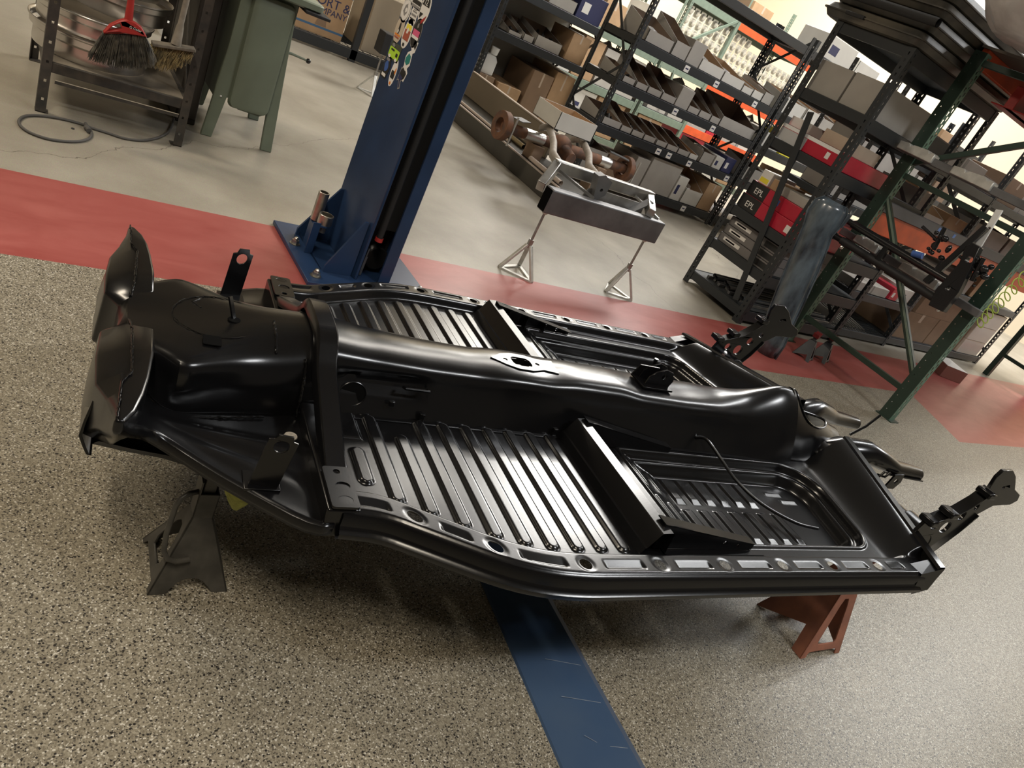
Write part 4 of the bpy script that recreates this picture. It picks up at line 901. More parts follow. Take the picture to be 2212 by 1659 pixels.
# green machine pedestal
pd = thing('machine_pedestal', 'grey green cast iron machine pedestal with splayed feet and a ball lever', 'machine stand', (1.09, 3.9, 0))
fr = [(0.925, 0), (0.975, 0), (1.000, 0.205), (1.030, 0.205), (1.045, 0.175), (1.060, 0.165), (1.165, 0.160), (1.185, 0.172), (1.195, 0.19), (1.212, 0.0), (1.268, 0), (1.225, 0.45), (1.202, 0.72), (0.960, 0.72), (0.955, 0.45), (0.935, 0.12)]
W('front_casting', MB().sheet(fr, lambda x, z, d: Vector((x, 3.70 + d, z)), 0.02), CABG, pd, bevel=0.004, seg=3)
W('front_casting', MB().sheet([(x + .05, z) for x, z in fr], lambda x, z, d: Vector((x, 4.18 + d, z)), 0.02), CABG, pd, bevel=0.004)
W('front_door', MB().loft([[Vector((x, 3.70 - e, z)) for x, z in pts_] for e, pts_ in ((0, rrect(1.005, 0.168, 1.200, 0.70, 0.03)), (0.022, rrect(1.012, 0.175, 1.193, 0.695, 0.03)), (0.028, rrect(1.022, 0.185, 1.183, 0.685, 0.03)))]), CABG, pd, smooth=40)
W('side_panel', MB().box((1.195, 3.72, 0.17), (1.215, 4.18, 0.72)).box((0.965, 3.72, 0.17), (0.985, 4.18, 0.72)), CABG, pd)
W('worktop', MB().loft([[Vector((x, y, z)) for x, y in rrect(0.93 - e, 3.62 - e, 1.30 + e, 4.3 + e, 0.03)] for z, e in ((0.715, -0.01), (0.722, 0.0), (0.745, 0.0), (0.75, -0.006))]), CABG, pd, smooth=40)
W('drip_tray', MB().box((1.21, 3.60, 0.70), (1.33, 4.2, 0.715)), BLACKM, pd, bevel=0.004)
lv = PY(630, 116, 3.74); lb = PY(666, 132, 3.74)
W('lever', MB().tube([Vector((1.19, 3.74, lv.z - 0.005)), lv, lb], [0.007, 0.0065, 0.005], 10), CABG, pd)
W('lever_ball', MB().ball(lb, 0.0125, 16), mat('black_knob', (0.02, 0.02, 0.02), 0.15), pd, smooth=60)
W('screw', MB().ball((0.972, 3.697, 0.205), 0.005, 8), WHITE, pd)
drk = thing('parts_cabinet', 'dark brown stained cabinet standing between the left shelf and the green pedestal', 'cabinet', (0.85, 3.95, 0))
W('body', MB().box((0.822, 3.80, 0.0), (0.915, 4.35, 0.80)), mat('dark_stain', (0.035, 0.028, 0.022), 0.6, var=0.5, scale=8), drk, bevel=0.006)
W('door', MB().box((0.826, 3.792, 0.03), (0.911, 3.80, 0.78)), mat('dark_stain', (0.035, 0.028, 0.022), 0.6), drk, bevel=0.003)
# white tub behind the broom
tp = PZ(372, 78); tb_ = MB().loft([[Vector((tp.x + x, tp.y + y, z)) for x, y in rrect(-w, -w * .75, w, w * .75, 0.02)] for z, w in ((0.0, 0.085), (0.075, 0.10), (0.077, 0.108), (0.083, 0.108), (0.083, 0.098), (0.01, 0.08))])
tag(obj('plastic_tub', tb_, WHITE, smooth=40), 'small white plastic tub on the floor behind the straw broom', 'tub')
tag(obj('pebble', MB().ball((PZ(157, 279).x, PZ(157, 279).y, 0.003), 0.006, 8, (1.2, .9, .5)), BLACKM), 'tiny black scrap lying inside the loop of cord', 'scrap')
# ------------------------------------------------------------------ back left low rack with the printed carton
def tripod(label, x, y, h, base=0.17, rz=0.0, m=BRIGHT, name='tripod_stand', block=None):
    t = thing(name, label, 'stand', (x, y, 0), (0, 0, rz))
    for k in range(3):
        a = 2*pi*k/3 + 0.4; b = 2*pi*(k+1)/3 + 0.4; r = base * 0.62
        p = Vector((cos(a) * r, sin(a) * r, 0.004)); q = Vector((cos(b) * r, sin(b) * r, 0.004))
        obj('leg', MB().bar(p, (cos(a) * 0.012, sin(a) * 0.012, h * 0.46), 0.022, 0.013), m, t, bevel=0.002)
        obj('base_bar', MB().bar(p, q, 0.022, 0.010), m, t, bevel=0.001)
    obj('spindle', MB().tube([(0, 0, h * 0.42), (0, 0, h - 0.012)], 0.007, 10).tube([(0, 0, h * 0.42), (0, 0, h * 0.55)], 0.015, 12), STEEL, t)
    obj('head_cup', MB().lathe([(0, 0), (0.012, 0), (0.020, 0.010), (0.020, 0.012), (0, 0.012)], (0, 0, h - 0.012), 14), BRIGHT, t)
    return t
tp2 = PZ(800, 205)
tripod('slim bare metal tripod stand behind the blue column carrying a black block', tp2.x, tp2.y + 0.03, 0.325, 0.17)
tag(obj('speaker_block', MB().box((tp2.x - 0.055, tp2.y - 0.04, 0.325), (tp2.x + 0.075, tp2.y + 0.10, 0.485)), BLACKM, bevel=0.006), 'black square block standing on the slim tripod behind the blue column', 'block')
lr = thing('low_rack', 'long low black rack with mesh deck along the back wall, behind the green pedestal', 'rack', (2.9, 7.2, 0))
for y in (6.84, 7.56):
    W('beam', MB().box((0.3, y, 0.02), (3.86, y + 0.04, 0.105)), RACK, lr, bevel=0.002)
    for x in (0.30, 2.78, 3.80): W('post', MB().box((x, y, 0), (x + 0.06, y + 0.04, 1.6)), RACK, lr)
mdk = MB()
for i in range(46): mdk.bar((0.32 + i * 0.077, 6.86, 0.1), (0.32 + i * 0.077, 7.58, 0.1), 0.004, 0.004)
for i in range(9): mdk.bar((0.32, 6.9 + i * 0.08, 0.104), (3.84, 6.9 + i * 0.08, 0.104), 0.004, 0.004)
W('mesh_deck', mdk, RACKG, lr)
tag(obj('wooden_crate', MB().box((2.90, 6.95, 0.1085), (3.76, 7.45, 0.62)), mat('tan_board', (0.40, 0.33, 0.24), 0.7, var=0.1, scale=3), bevel=0.004), 'wide tan board crate on the low rack to the right of the printed carton', 'crate')
tag(obj('wooden_crate', MB().box((0.9, 6.95, 0.1085), (2.15, 7.45, 0.70)), mat('tan_board2', (0.36, 0.30, 0.22), 0.7, var=0.1, scale=3), bevel=0.004), 'tan crate on the low rack to the left of the printed carton', 'crate')
pc = thing('carton', 'brown cardboard carton printed PORT & COMPANY with blue stripes on the low rack', 'cardboard box', (2.47, 7.05, 0.108))
pbx = W('box', MB().box((2.245, 6.90, 0.1085), (2.685, 7.25, 0.515)), CARD, pc, bevel=0.004)
for z in (0.165, 0.485): W('stripe', MB().box((2.244, 6.8992, z), (2.686, 7.2508, z + 0.018)), mat('stripe_blue', (0.05, 0.13, 0.25), 0.6), pc, on=pbx)
lettering('print', 'PORT &', pc, (2.325, 6.8985, 0.36), (1, 0, 0), (0, 0, 1), 0.105, NAVY, on=pbx)
lettering('print', 'COMPANY', pc, (2.325, 6.8985, 0.295), (1, 0, 0), (0, 0, 1), 0.072, NAVY, on=pbx)
W('print', MB().sheet([(2.42, 0.19), (2.52, 0.19), (2.50, 0.28), (2.47, 0.25), (2.44, 0.28)], lambda x, z, d: Vector((x, 6.8985 - d, z)), 0.0006), CARDD, pc, on=pbx)
# ------------------------------------------------------------------ bare chassis on tripods in front of the shelving
tripod('bare aluminium tripod stand under the left end of the grey steel beam', 2.345, 2.835, 0.350, 0.17, 0.5)['group'] = 'tripods under the grey beam'
tripod('bare aluminium tripod stand under the right end of the grey steel beam', 3.085, 2.835, 0.350, 0.17, 0.9)['group'] = 'tripods under the grey beam'
bmx = thing('steel_beam', 'rectangular grey steel tube beam lying across two tripod stands', 'steel beam', (2.72, 2.84, 0.35))
W('tube', MB().box((2.308, 2.800, 0.350), (3.143, 2.872, 0.475)), STEELD, bmx, bevel=0.008, seg=3)
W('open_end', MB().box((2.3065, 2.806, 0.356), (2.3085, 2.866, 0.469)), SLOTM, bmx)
ch = thing('vehicle_chassis_frame', 'bare steel car chassis frame with curved rails resting on the grey beam', 'chassis', (2.78, 3.3, 0.47))
W('front_crossmember', MB().box((2.405, 2.985, 0.515), (3.150, 3.035, 0.575)), STEEL, ch, bevel=0.006)
W('side_rail', MB().bar((2.425, 3.01, 0.545), (2.300, 2.90, 0.445), 0.045, 0.06), STEEL, ch, bevel=0.005)
W('side_rail', MB().bar((3.13, 3.01, 0.545), (3.02, 2.83, 0.500), 0.045, 0.05), STEEL, ch, bevel=0.005)
for x0, x1, x2 in ((2.44, 2.60, 2.62), (2.72, 2.94, 2.98)):
    x3 = 3.54 if x0 < 2.6 else 3.875
    W('curved_rail', MB().tube([(x0 + 0.02, 3.02, 0.540), (x0 + 0.20, 3.35, 0.520), (x0 + 0.60 if x0 < 2.6 else 3.36, 3.9, 0.478), (3.30 if x0 < 2.6 else 3.63, 4.3, 0.458), (x3 - 0.06, 4.60, 0.440), (x3, 4.72, 0.415), (x3 + 0.03, 4.80, 0.385)], 0.027, 14, sx=0.8), mat('primer_rail', (0.30, 0.26, 0.22), 0.5, var=0.3, scale=12), ch, smooth=60)
W('lower_cradle', MB().sheet([(2.60, 0.445), (2.62, 0.50), (2.66, 0.512), (3.05, 0.512), (3.06, 0.45), (3.02, 0.430), (2.63, 0.430)], lambda x, z, d: Vector((x, 2.93 + d, z)), 0.006, [circ(2.665, 0.475, 0.011, 12), circ(3.02, 0.475, 0.011, 12)]), STEEL, ch)
W('mount_bracket', MB().sheet([(2.66, 0.445), (2.72, 0.50), (2.725, 0.575), (2.66, 0.60), (2.62, 0.585)], lambda x, z, d: Vector((x, 2.90 + d, z)), 0.05, [circ(2.68, 0.52, 0.010, 12)]), STEELD, ch)
W('mount_bracket', MB().bar((2.95, 2.91, 0.46), (3.06, 2.91, 0.545), 0.05, 0.008), STEELD, ch)
W('diagonal', MB().bar((2.44, 3.0, 0.53), (2.62, 2.86, 0.478), 0.03, 0.012), STEEL, ch)
W('diagonal', MB().bar((3.00, 2.98, 0.53), (3.12, 2.85, 0.478), 0.03, 0.012), STEEL, ch)
# rusty rear axle behind
AX = Vector((3.20, 4.74, 0.315)); BX = Vector((4.50, 4.72, 0.322)); dv = (BX - AX).normalized()
ax = thing('rear_axle', 'rusty brown live axle with round end flanges under the rear of the chassis frame', 'axle', (3.85, 4.73, 0.2))
at = W('axle_tube', MB().tube([AX, BX], 0.042, 20), RUST, ax, smooth=60)
GM = mat('ground_metal', (0.7, 0.68, 0.64), 0.3, 0.9, bump=0.6, bscale=60)
W('cleaned_section', MB().tube([AX + dv * 0.20, AX + dv * 0.38], 0.0445, 20), GM, ax, smooth=60, on=at)
W('cleaned_section', MB().tube([AX + dv * 0.98, AX + dv * 1.10], 0.0445, 20), GM, ax, smooth=60, on=at)
W('differential', MB().ball(AX + dv * 0.56, 0.105, 18, (0.9, 0.9, 0.85)).tube([AX + dv * 0.56, AX + dv * 0.56 + Vector((0, -0.19, -0.03))], [0.06, 0.045], 14), RUST, ax, smooth=60)
for P in (AX, BX):
    oc = [(0.108 * cos(a) , 0.108 * sin(a)) for a in [pi/10*k for k in range(20)]]
    W('end_flange', MB().sheet(oc, lambda y, z, d, P=P: P + Vector((d - 0.04, y, z)), 0.055, [circ(0, 0, 0.055, 18)]), RUST, ax, bevel=0.004)
    W('flange_strap', MB().sheet([(-0.11, -0.005), (0.11, -0.005), (0.11, 0.005), (-0.11, 0.005)], lambda z, y, d, P=P: P + Vector((0.020 + d, y - 0.10, z)), 0.012), BRIGHT, ax)
    W('spring_pad', MB().bar(P + dv * 0.06 * (1 if P is AX else -1) + Vector((0, -0.05, 0.085)), P + dv * (0.20 if P is AX else -0.20) + Vector((0, 0.05, 0.085)), 0.09, 0.006), STEELD, ax)
tag(obj('wooden_block', MB().box((3.50, 4.68, 0.1515), (3.60, 4.80, 0.2695)), CARDD, bevel=0.003), 'brown wooden block under the left half of the rusty axle', 'block')
tag(obj('wooden_block', MB().box((4.16, 4.66, 0.0), (4.26, 4.79, 0.274)), CARDD, bevel=0.003), 'brown wooden block on the floor under the right half of the rusty axle', 'block')
# open white carton on the frame
def open_box(name, label, cat, x0, x1, y0, y1, z0, h, hb=None, m=BINW, mi=CARD, rz=0.0, group=None, notch=0.0, t=0.004, flaps=False, content=None):
    """open parts box: low front wall (facing -y), full height back wall"""
    hb = hb or h; cx, cy = (x0 + x1) / 2, (y0 + y1) / 2; w, d = x1 - x0, y1 - y0
    T = thing(name, label, cat, (cx, cy, z0), (0, 0, rz), group)
    mb = MB(); mb.mi = 0
    mb.box((-w/2, -d/2, 0), (w/2, d/2, t))
    mb.box((-w/2, -d/2, 0), (w/2, -d/2 + t, h * (1 - notch)))
    mb.box((-w/2, d/2 - t, 0), (w/2, d/2, hb))
    for s in (-1, 1):
        xa, xb = (-w/2, -w/2 + t) if s < 0 else (w/2 - t, w/2)
        mb.add([(xa, -d/2, 0), (xb, -d/2, 0), (xb, d/2, 0), (xa, d/2, 0), (xa, -d/2, h), (xb, -d/2, h), (xb, d/2, hb), (xa, d/2, hb)], [(0,3,2,1),(4,5,6,7),(0,1,5,4),(1,2,6,5),(2,3,7,6),(3,0,4,7)])
    obj('box', mb, m, T, smooth=0)
    li = MB(); e = 0.0006
    li.box((-w/2+t, -d/2+t, t), (w/2-t, d/2-t, t + e)); li.box((-w/2+t, d/2-t-e, t), (w/2-t, d/2-t, hb - .002)); li.box((-w/2+t, -d/2+t, t), (w/2-t, -d/2+t+e, h * (1-notch) - .002))
    for s in (-1, 1):
        xa, xb = (-w/2+t, -w/2+t+e) if s < 0 else (w/2-t-e, w/2-t)
        li.add([(xa, -d/2+t, t), (xb, -d/2+t, t), (xb, d/2-t, t), (xa, d/2-t, t), (xa, -d/2+t, h-.002), (xb, -d/2+t, h-.002), (xb, d/2-t, hb-.002), (xa, d/2-t, hb-.002)], [(0,3,2,1),(4,5,6,7),(0,1,5,4),(1,2,6,5),(2,3,7,6),(3,0,4,7)])
    obj('lining', li, mi, T, smooth=0)
    if content: content(T, w, d, h)
    return T
def bag(T, w, d, h, m=None):
    random.seed(int(w * 1e5) + int(h * 1e4)); n, k = 12, 6; mb = MB(); vs = []; fs = []
    for i in range(k + 1):
        for j in range(n):
            a = 2*pi*j/n; r = (0.46 if i < k else 0.05) * (1 - 0.10 * i) * random.uniform(0.8, 1.0); vs.append(Vector((cos(a) * w * r, sin(a) * d * r, 0.01 + h * (0.2 + 0.95 * i / k) * random.uniform(.9, 1.05))))
    for i in range(k):
        for j in range(n): fs.append((i*n+j, i*n+(j+1) % n, (i+1)*n+(j+1) % n, (i+1)*n+j))
    fs.append(tuple(range(k*n, k*n+n)))
    obj('bagged_parts', mb.add(vs, fs), m or mat('poly_bag', (0.66, 0.64, 0.62), 0.15, var=0.5, scale=60, col2=(0.3, 0.27, 0.25), bump=0.8, bscale=40), T, smooth=30)
def clutter(T, w, d, h, m=None, up=1.2, n=9):
    random.seed(int(w * 1e5) + 17)
    mb = MB()
    for i in range(n):
        p = Vector((random.uniform(-.36, .36) * w, random.uniform(-.36, .3) * d, 0.01)); q = p + Vector((random.uniform(-.3, .3) * w * .5, random.uniform(-.3, .3) * d * .5, h * random.uniform(0.7, up)))
        q.x = max(-w*.42, min(w*.42, q.x)); q.y = max(-d*.42, min(d*.42, q.y))
        mb.tube([p, p.lerp(q, 0.5) + Vector((0.006, 0.004, 0)), q], [random.uniform(.006, .016) for _ in range(3)], 8)
    obj('loose_parts', mb, m or BIN_DARK, T, smooth=50)
wb_ = open_box('parts_box', 'open white cardboard tray box with tan inside on top of the chassis frame', 'cardboard box', 3.335, 3.69, 4.34, 4.66, 0.4885, 0.125, 0.125)
# long low platform with pipes and board
pf = thing('low_platform', 'long low dark platform running back towards the shelving behind the chassis', 'platform', (3.6, 4.8, 0))
W('body', MB().box((3.455, 4.16, 0), (3.84, 6.50, 0.150)), mat('platform_dark', (0.06, 0.055, 0.045), 0.5, var=0.2, scale=4), pf, bevel=0.004)
W('edge_trim', MB().box((3.450, 4.16, 0.142), (3.470, 6.50, 0.152)), mat('trim_pale', (0.45, 0.38, 0.33), 0.5), pf)
def ptube(name, label, cat, p, q, r, m, grp=None): 
    p = Vector(p); q = Vector(q); d = (q - p).normalized(); e = d * 0.0; mb = MB()
    mb.tube([p, q], r, 14, cap=False).tube([q, p], r * 0.86, 14, cap=False)
    o = obj(name, mb, m, smooth=60); return tag(o, label, cat, grp)
ptube('steel_pipe', 'pale open steel pipe lying on the low dark platform behind the axle', 'pipe', (3.49, 4.20, 0.172), (3.49, 4.66, 0.172), 0.019, mat('pale_tube', (0.5, 0.42, 0.36), 0.4, 0.3))
ptube('steel_pipe', 'longer thin pale rail at the platform edge, left of the open pipe', 'pipe', (3.49, 5.0, 0.164), (3.49, 6.0, 0.164), 0.012, mat('pale_tube', (0.5, 0.42, 0.36), 0.4, 0.3))
ptube('steel_pipe', 'brass toned pipe beside the left flange of the rusty axle', 'pipe', (3.60, 4.95, 0.173), (3.60, 5.40, 0.173), 0.020, mat('brass_tube', (0.42, 0.34, 0.20), 0.35, 0.8))
bd = thing('leaning_board', 'long brown board standing on edge along the back of the low platform', 'board', (3.83, 5.0, 0.151))
W('board', MB().box((3.790, 4.90, 0.1515), (3.820, 6.45, 0.365)), mat('board_brown', (0.21, 0.17, 0.12), 0.6, var=0.12, scale=3), bd, bevel=0.006)
W('edge_strip', MB().box((3.783, 4.90, 0.3655), (3.827, 6.45, 0.376)), mat('board_edge', (0.33, 0.27, 0.21), 0.6), bd)
# ------------------------------------------------------------------ shelving
ORD = ['first', 'second', 'third', 'fourth', 'fifth', 'sixth', 'seventh', 'eighth', 'ninth', 'tenth', 'eleventh', 'twelfth', 'thirteenth', 'fourteenth', 'fifteenth', 'sixteenth', 'seventeenth', 'eighteenth', 'nineteenth', 'twentieth']
def slot(cx, cy, s=1.0):
    return [(cx - 0.006*s, cy + 0.008*s), (cx + 0.006*s, cy + 0.008*s), (cx + 0.0035*s, cy - 0.009*s), (cx - 0.0035*s, cy - 0.009*s)]
POSTC = {}
def slotted_post(parent, x, y, z1, sx, sy, m, w=0.042, pitch=0.040, ms=None, z0=0.0, s=1.0):
    """L post with two rows of teardrop slots on both legs; mesh shared between equal posts"""
    key = (round(z1, 2), sx, sy, m.name, w, pitch, z0)
    if key not in POSTC:
        mb = MB(); hs = []; z = z0 + 0.04
        while z < z1 - 0.03:
            hs.append(slot(w * 0.5, z, s)); z += pitch
        out = [(0, z0), (w, z0), (w, z1), (0, z1)]
        mb.sheet(out, lambda a, b, d: Vector((sx * a, sy * d, b)), 0.003, hs)
        mb.sheet([(0.003, z0), (w, z0), (w, z1), (0.003, z1)], lambda a, b, d: Vector((sx * d, sy * a, b)), 0.003, hs)
        o = obj('post', mb, m, parent, smooth=0); POSTC[key] = (o, o.location.copy())
        o.location = Vector(POSTC[key][1]) + Vector((x, y, 0)) - parent.location
        return o
    src, loc = POSTC[key]; c = src.copy(); COL.objects.link(c); c.parent = parent; c.location = loc + Vector((x, y, 0)) - parent.location
    return c
def rack(label, X0, X1, Y0, Y1, levels, H, m=RACK, beam=0.075, deck='board', pw=0.042, name='shelving_rack', posts=(1, 1, 1, 1), brace=True, braces=((0.15, 0.6), (0.6, 1.05), (1.05, 1.5))):
    T = thing(name, label, 'shelving', ((X0 + X1) / 2, (Y0 + Y1) / 2, 0))
    k = 0
    for x, y, sx, sy in ((X0, Y0, 1, 1), (X1, Y0, -1, 1), (X0, Y1, 1, -1), (X1, Y1, -1, -1)):
        if posts[k]: slotted_post(T, x, y, H, sx, sy, m, pw)
        k += 1
    for z in levels:
        for y, s in ((Y0, 1), (Y1, -1)):
            ya, yb = sorted((y + s * 0.003, y + s * 0.028)); W('beam', MB().box((X0 + 0.004, ya, z - beam), (X1 - 0.004, yb, z)), m, T, bevel=0.003)
        for x, s in ((X0, 1), (X1, -1)):
            xa, xb = sorted((x + s * 0.004, x + s * 0.026)); W('end_beam', MB().box((xa, Y0 + .03, z - beam * 0.8), (xb, Y1 - .03, z - 0.004)), m, T)
        if deck == 'board': W('shelf_deck', MB().box((X0 + 0.01, Y0 + 0.012, z - 0.012), (X1 - 0.01, Y1 - 0.012, z)), RACKG, T)
        elif deck == 'mesh':
            g = MB(); n = int((X1 - X0) / 0.05)
            for i in range(n + 1): x = X0 + 0.02 + (X1 - X0 - 0.04) * i / n; g.bar((x, Y0 + .01, z - 0.004), (x, Y1 - .01, z - 0.004), 0.004, 0.004)
            n = int((Y1 - Y0) / 0.05)
            for i in range(n + 1): y = Y0 + 0.02 + (Y1 - Y0 - 0.04) * i / n; g.bar((X0 + .01, y, z - 0.002), (X1 - .01, y, z - 0.002), 0.004, 0.004)
            W('mesh_deck', g, RACKG, T, smooth=0)
    if brace:
        for x in (X0 + 0.012, X1 - 0.012):
            for i, (za, zb) in enumerate(braces):
                if zb < H:
                    a, b = (Y0 + .02, Y1 - .02) if i % 2 == 0 else (Y1 - .02, Y0 + .02)
                    W('brace', MB().bar((x, a, za), (x, b, zb), 0.004, 0.026), m, T)
    return T
YB = 5.10
RB = rack('long black slotted steel shelving full of open parts boxes, behind the bare chassis', 4.30, 6.285, YB, YB + 0.50, (0.12, 0.54, 0.91, 1.26, 1.86), 1.95, braces=((0.2, 0.62), (0.62, 1.04), (1.04, 1.5), (1.5, 1.9)))
RA = rack('black shelving bay with perforated side panel, left of the long parts rack', 3.92, 5.13, 6.60, 7.20, (0.10, 0.785, 1.181, 1.65), 1.95)
W('perforated_side', MB().sheet(rrect(6.64, 0.2, 7.16, 1.8, 0.01, 1), lambda y, z, d: Vector((3.926 + d, y, z)), 0.002, [R(6.65 + 0.03*i, 0.22 + 0.04*j, 6.668 + 0.03*i, 0.245 + 0.04*j) for i in range(17) for j in range(38)]), RACKG, RA, smooth=0)
W('back_panel', MB().box((3.95, 7.185, 0.11), (5.12, 7.190, 1.7)), mat('back_panel_grey', (0.34, 0.325, 0.29), 0.45, 0.4, var=0.1, scale=3), RA, smooth=0)
RC_ = rack('pale green pallet rack with orange beams behind the long parts rack', 6.75, 9.4, 7.40, 8.20, (0.08, 0.62, 1.20, 1.98), 2.5, m=GREENP, name='pallet_rack', beam=0.09)
for z in (0.62, 1.20, 1.98):
    W('orange_beam', MB().box((7.66, 7.392, z - 0.09), (9.36, 7.402, z + 0.01)), ORANGE, RC_, bevel=0.002)
W('post', MB().box((7.61, 7.39, 0), (7.66, 7.43, 2.5)), GREENP, RC_)
W('diagonal', MB().bar((6.80, 7.412, 1.35), (7.62, 7.412, 1.98), 0.03, 0.03), GREENP, RC_)
W('diagonal', MB().bar((7.02, 7.412, 1.15), (7.12, 7.412, 0.70), 0.03, 0.03), GREENP, RC_)
RD = rack('black shelving bay right of the long parts rack', 6.33, 8.3, YB, YB + 0.5, (0.12, 0.54, 0.91, 1.26, 1.86), 1.95, brace=False)
RE = rack('tall black slotted shelving tower seen end on, with storage trays on top', 4.165, 5.40, 2.735, 3.315, (0.10, 0.36, 0.62, 1.10, 1.43, 1.834), 1.834, pw=0.05, brace=False)
for (a, za, b, zb) in ((3.30, 1.30, 2.76, 0.22),):
    W('brace', MB().bar((4.160, 3.12, 1.32), (4.160, 2.84, 0.12), 0.006, 0.045), RACK, RE)
RH = rack('charcoal shelving with long grey beams and wire decks behind the green pallet rack', 5.42, 6.46, 2.86, 3.46, (0.075, 0.395, 1.0, 1.40), 1.80, m=RACKG, deck='mesh', beam=0.06)
RH2 = rack('charcoal shelving bay holding brown cartons at the far right', 6.50, 8.60, 2.90, 3.50, (0.075, 0.62, 1.0, 1.40), 1.80, m=RACKG, deck='board', beam=0.06)
RJ = rack('black shelving bay farther back at the upper right', 8.4, 10.4, 5.10, 5.6, (0.12, 0.54, 0.91, 1.26, 1.86), 1.95, brace=False)
RF = rack('black shelving row seen between the tower and the green rack', 6.0, 8.0, 3.90, 4.40, (0.12, 0.50, 0.85, 1.20, 1.55), 1.9, brace=False)
# labels on the beams of the long rack
n = 0
for z, xs in ((1.26, (4.93, 5.35, 5.95)), (0.54, (5.10, 5.25, 5.55, 6.15)), (0.12, (5.80,)), (0.91, (5.05, 5.6))):
    for x in xs:
        c = W('beam_label', MB().box((x, YB + 0.0005, z - 0.068), (x + 0.062, YB + 0.003, z - 0.014)), LABELW, RB, smooth=0, on=None)
        W('label_print', MB().box((x + .012, YB - 0.0002, z - 0.045), (x + 0.05, YB + 0.0005, z - 0.034)), NAVY, RB, smooth=0, on=c)
# ---------- boxes on shelves: (kind, left, right, height, back height)
CNT = {}
def closed_box(name, label, x0, x1, y0, y1, z0, h, m, group=None, tape=True, cat='cardboard box', bev=0.003, label_m=None):
    T = thing(name, label, cat, ((x0+x1)/2, (y0+y1)/2, z0), group=group)
    cb = W('carton', MB().box((x0, y0, z0), (x1, y1, z0 + h)), m, T, bevel=bev)
    if tape: W('tape', MB().box((x0 + (x1-x0)*0.46, y0 - 0.0006, z0 + h*0.7), (x0 + (x1-x0)*0.54, y0, z0 + h)).box((x0 + (x1-x0)*0.46, y0, z0 + h), (x0 + (x1-x0)*0.54, y1, z0 + h + 0.0005)), CARDL, T, smooth=0, on=cb)
    if label_m: W('paper_label', MB().box((x0 + (x1-x0)*0.15, y0 - 0.0012, z0 + h*0.25), (x0 + (x1-x0)*0.42, y0, z0 + h*0.65)), label_m, T, smooth=0, on=cb)
    return T
SHN = {1.86: 'top', 1.26: 'upper', 0.91: 'middle', 0.54: 'lower', 0.12: 'bottom'}
def fill(rackname, Y, z, items, depth=0.36):
    """items left to right: (x0, x1, front h, back h, kind, description)"""
    grp = "boxes on the %s" % rackname; z = z + 0.0015
    for i, it in enumerate(items):
        x0, x1, h, hb, kind, desc = it
        label = '%s, %s from left, %s' % (desc, ORD[i], rackname)
        y0 = Y + 0.032; z += 0 if i else 0
        if kind == 'o': open_box('parts_box', label, 'parts box', x0, x1, y0, y0 + depth, z, h, hb, BINW, CARD, group=grp)
        elif kind == 'g': open_box('parts_box', label, 'parts box', x0, x1, y0, y0 + depth, z, h, hb, BING, BINB, group=grp)
        elif kind == 'b': open_box('parts_box', label, 'parts box', x0, x1, y0, y0 + depth, z, h, hb, BINW, CARD, group=grp, content=bag)
        elif kind == 'gb': open_box('parts_box', label, 'parts box', x0, x1, y0, y0 + depth, z, h, hb, BING, BINB, group=grp, content=bag)
        elif kind == 'c': open_box('parts_box', label, 'parts box', x0, x1, y0, y0 + depth, z, h, hb, BING, BINB, group=grp, content=clutter)
        elif kind == 'k': closed_box('carton', label, x0, x1, y0, y0 + depth, z, h, CARD, grp)
        elif kind == 'kd': closed_box('carton', label, x0, x1, y0, y0 + depth, z, h, CARDD, grp)
        elif kind == 'w': closed_box('carton', label, x0, x1, y0, y0 + depth, z, h, BINW, grp, tape=False, label_m=NAVY)
        elif kind == 'gc': closed_box('carton', label, x0, x1, y0, y0 + depth, z, h, BING, grp, tape=False)
        elif kind == 'r': closed_box('carton', label, x0, x1, y0, y0 + depth, z, h, REDB, grp, tape=False, label_m=LABELW)
        elif kind == 'n': closed_box('carton', label, x0, x1, y0, y0 + depth, z, h, NAVY, grp, tape=False, label_m=LABELW)
        elif kind == 'y': closed_box('carton', label, x0, x1, y0, y0 + depth, z, h, YEL, grp, tape=False)
B = 'long parts rack'
fill('long parts rack upper shelf', YB, 1.26, [(4.41, 4.72, .095, .20, 'gb', 'open grey box with pinkish bagged parts'), (4.735, 4.92, .12, .27, 'g', 'tall brown backed open box'), (4.93, 5.10, .19, .21, 'gc', 'plain closed grey box'), (5.11, 5.43, .09, .20, 'b', 'open white bin with clear bag'), (5.44, 5.74, .085, .17, 'b', 'open white bin with a bagged part'), (5.75, 5.90, .06, .12, 'b', 'low bin with crumpled film'), (5.91, 6.06, .07, .12, 'o', 'low white bin'), (6.07, 6.22, .10, .16, 'gb', 'grey bin of clear bagged hardware')])
fill('long parts rack middle shelf', YB, 0.91, [(4.38, 4.52, .05, .11, 'c', 'small grey bin of black parts'), (4.54, 4.68, .05, .20, 'g', 'grey bin with folded flap'), (4.69, 4.86, .055, .17, 'g', 'narrow brown lined bin'), (4.87, 5.05, .06, .21, 'gb', 'grey bin with film'), (5.06, 5.23, .17, .22, 'gc', 'upright plain grey carton'), (5.24, 5.39, .055, .16, 'g', 'brown lined bin with curved cutout'), (5.40, 5.56, .06, .16, 'g', 'second brown lined bin beside the curved cutout'), (5.57, 5.70, .06, .21, 'g', 'grey bin with a tall leaning flap'), (5.71, 6.235, .10, .24, 'g', 'very wide grey box with brown inside')])
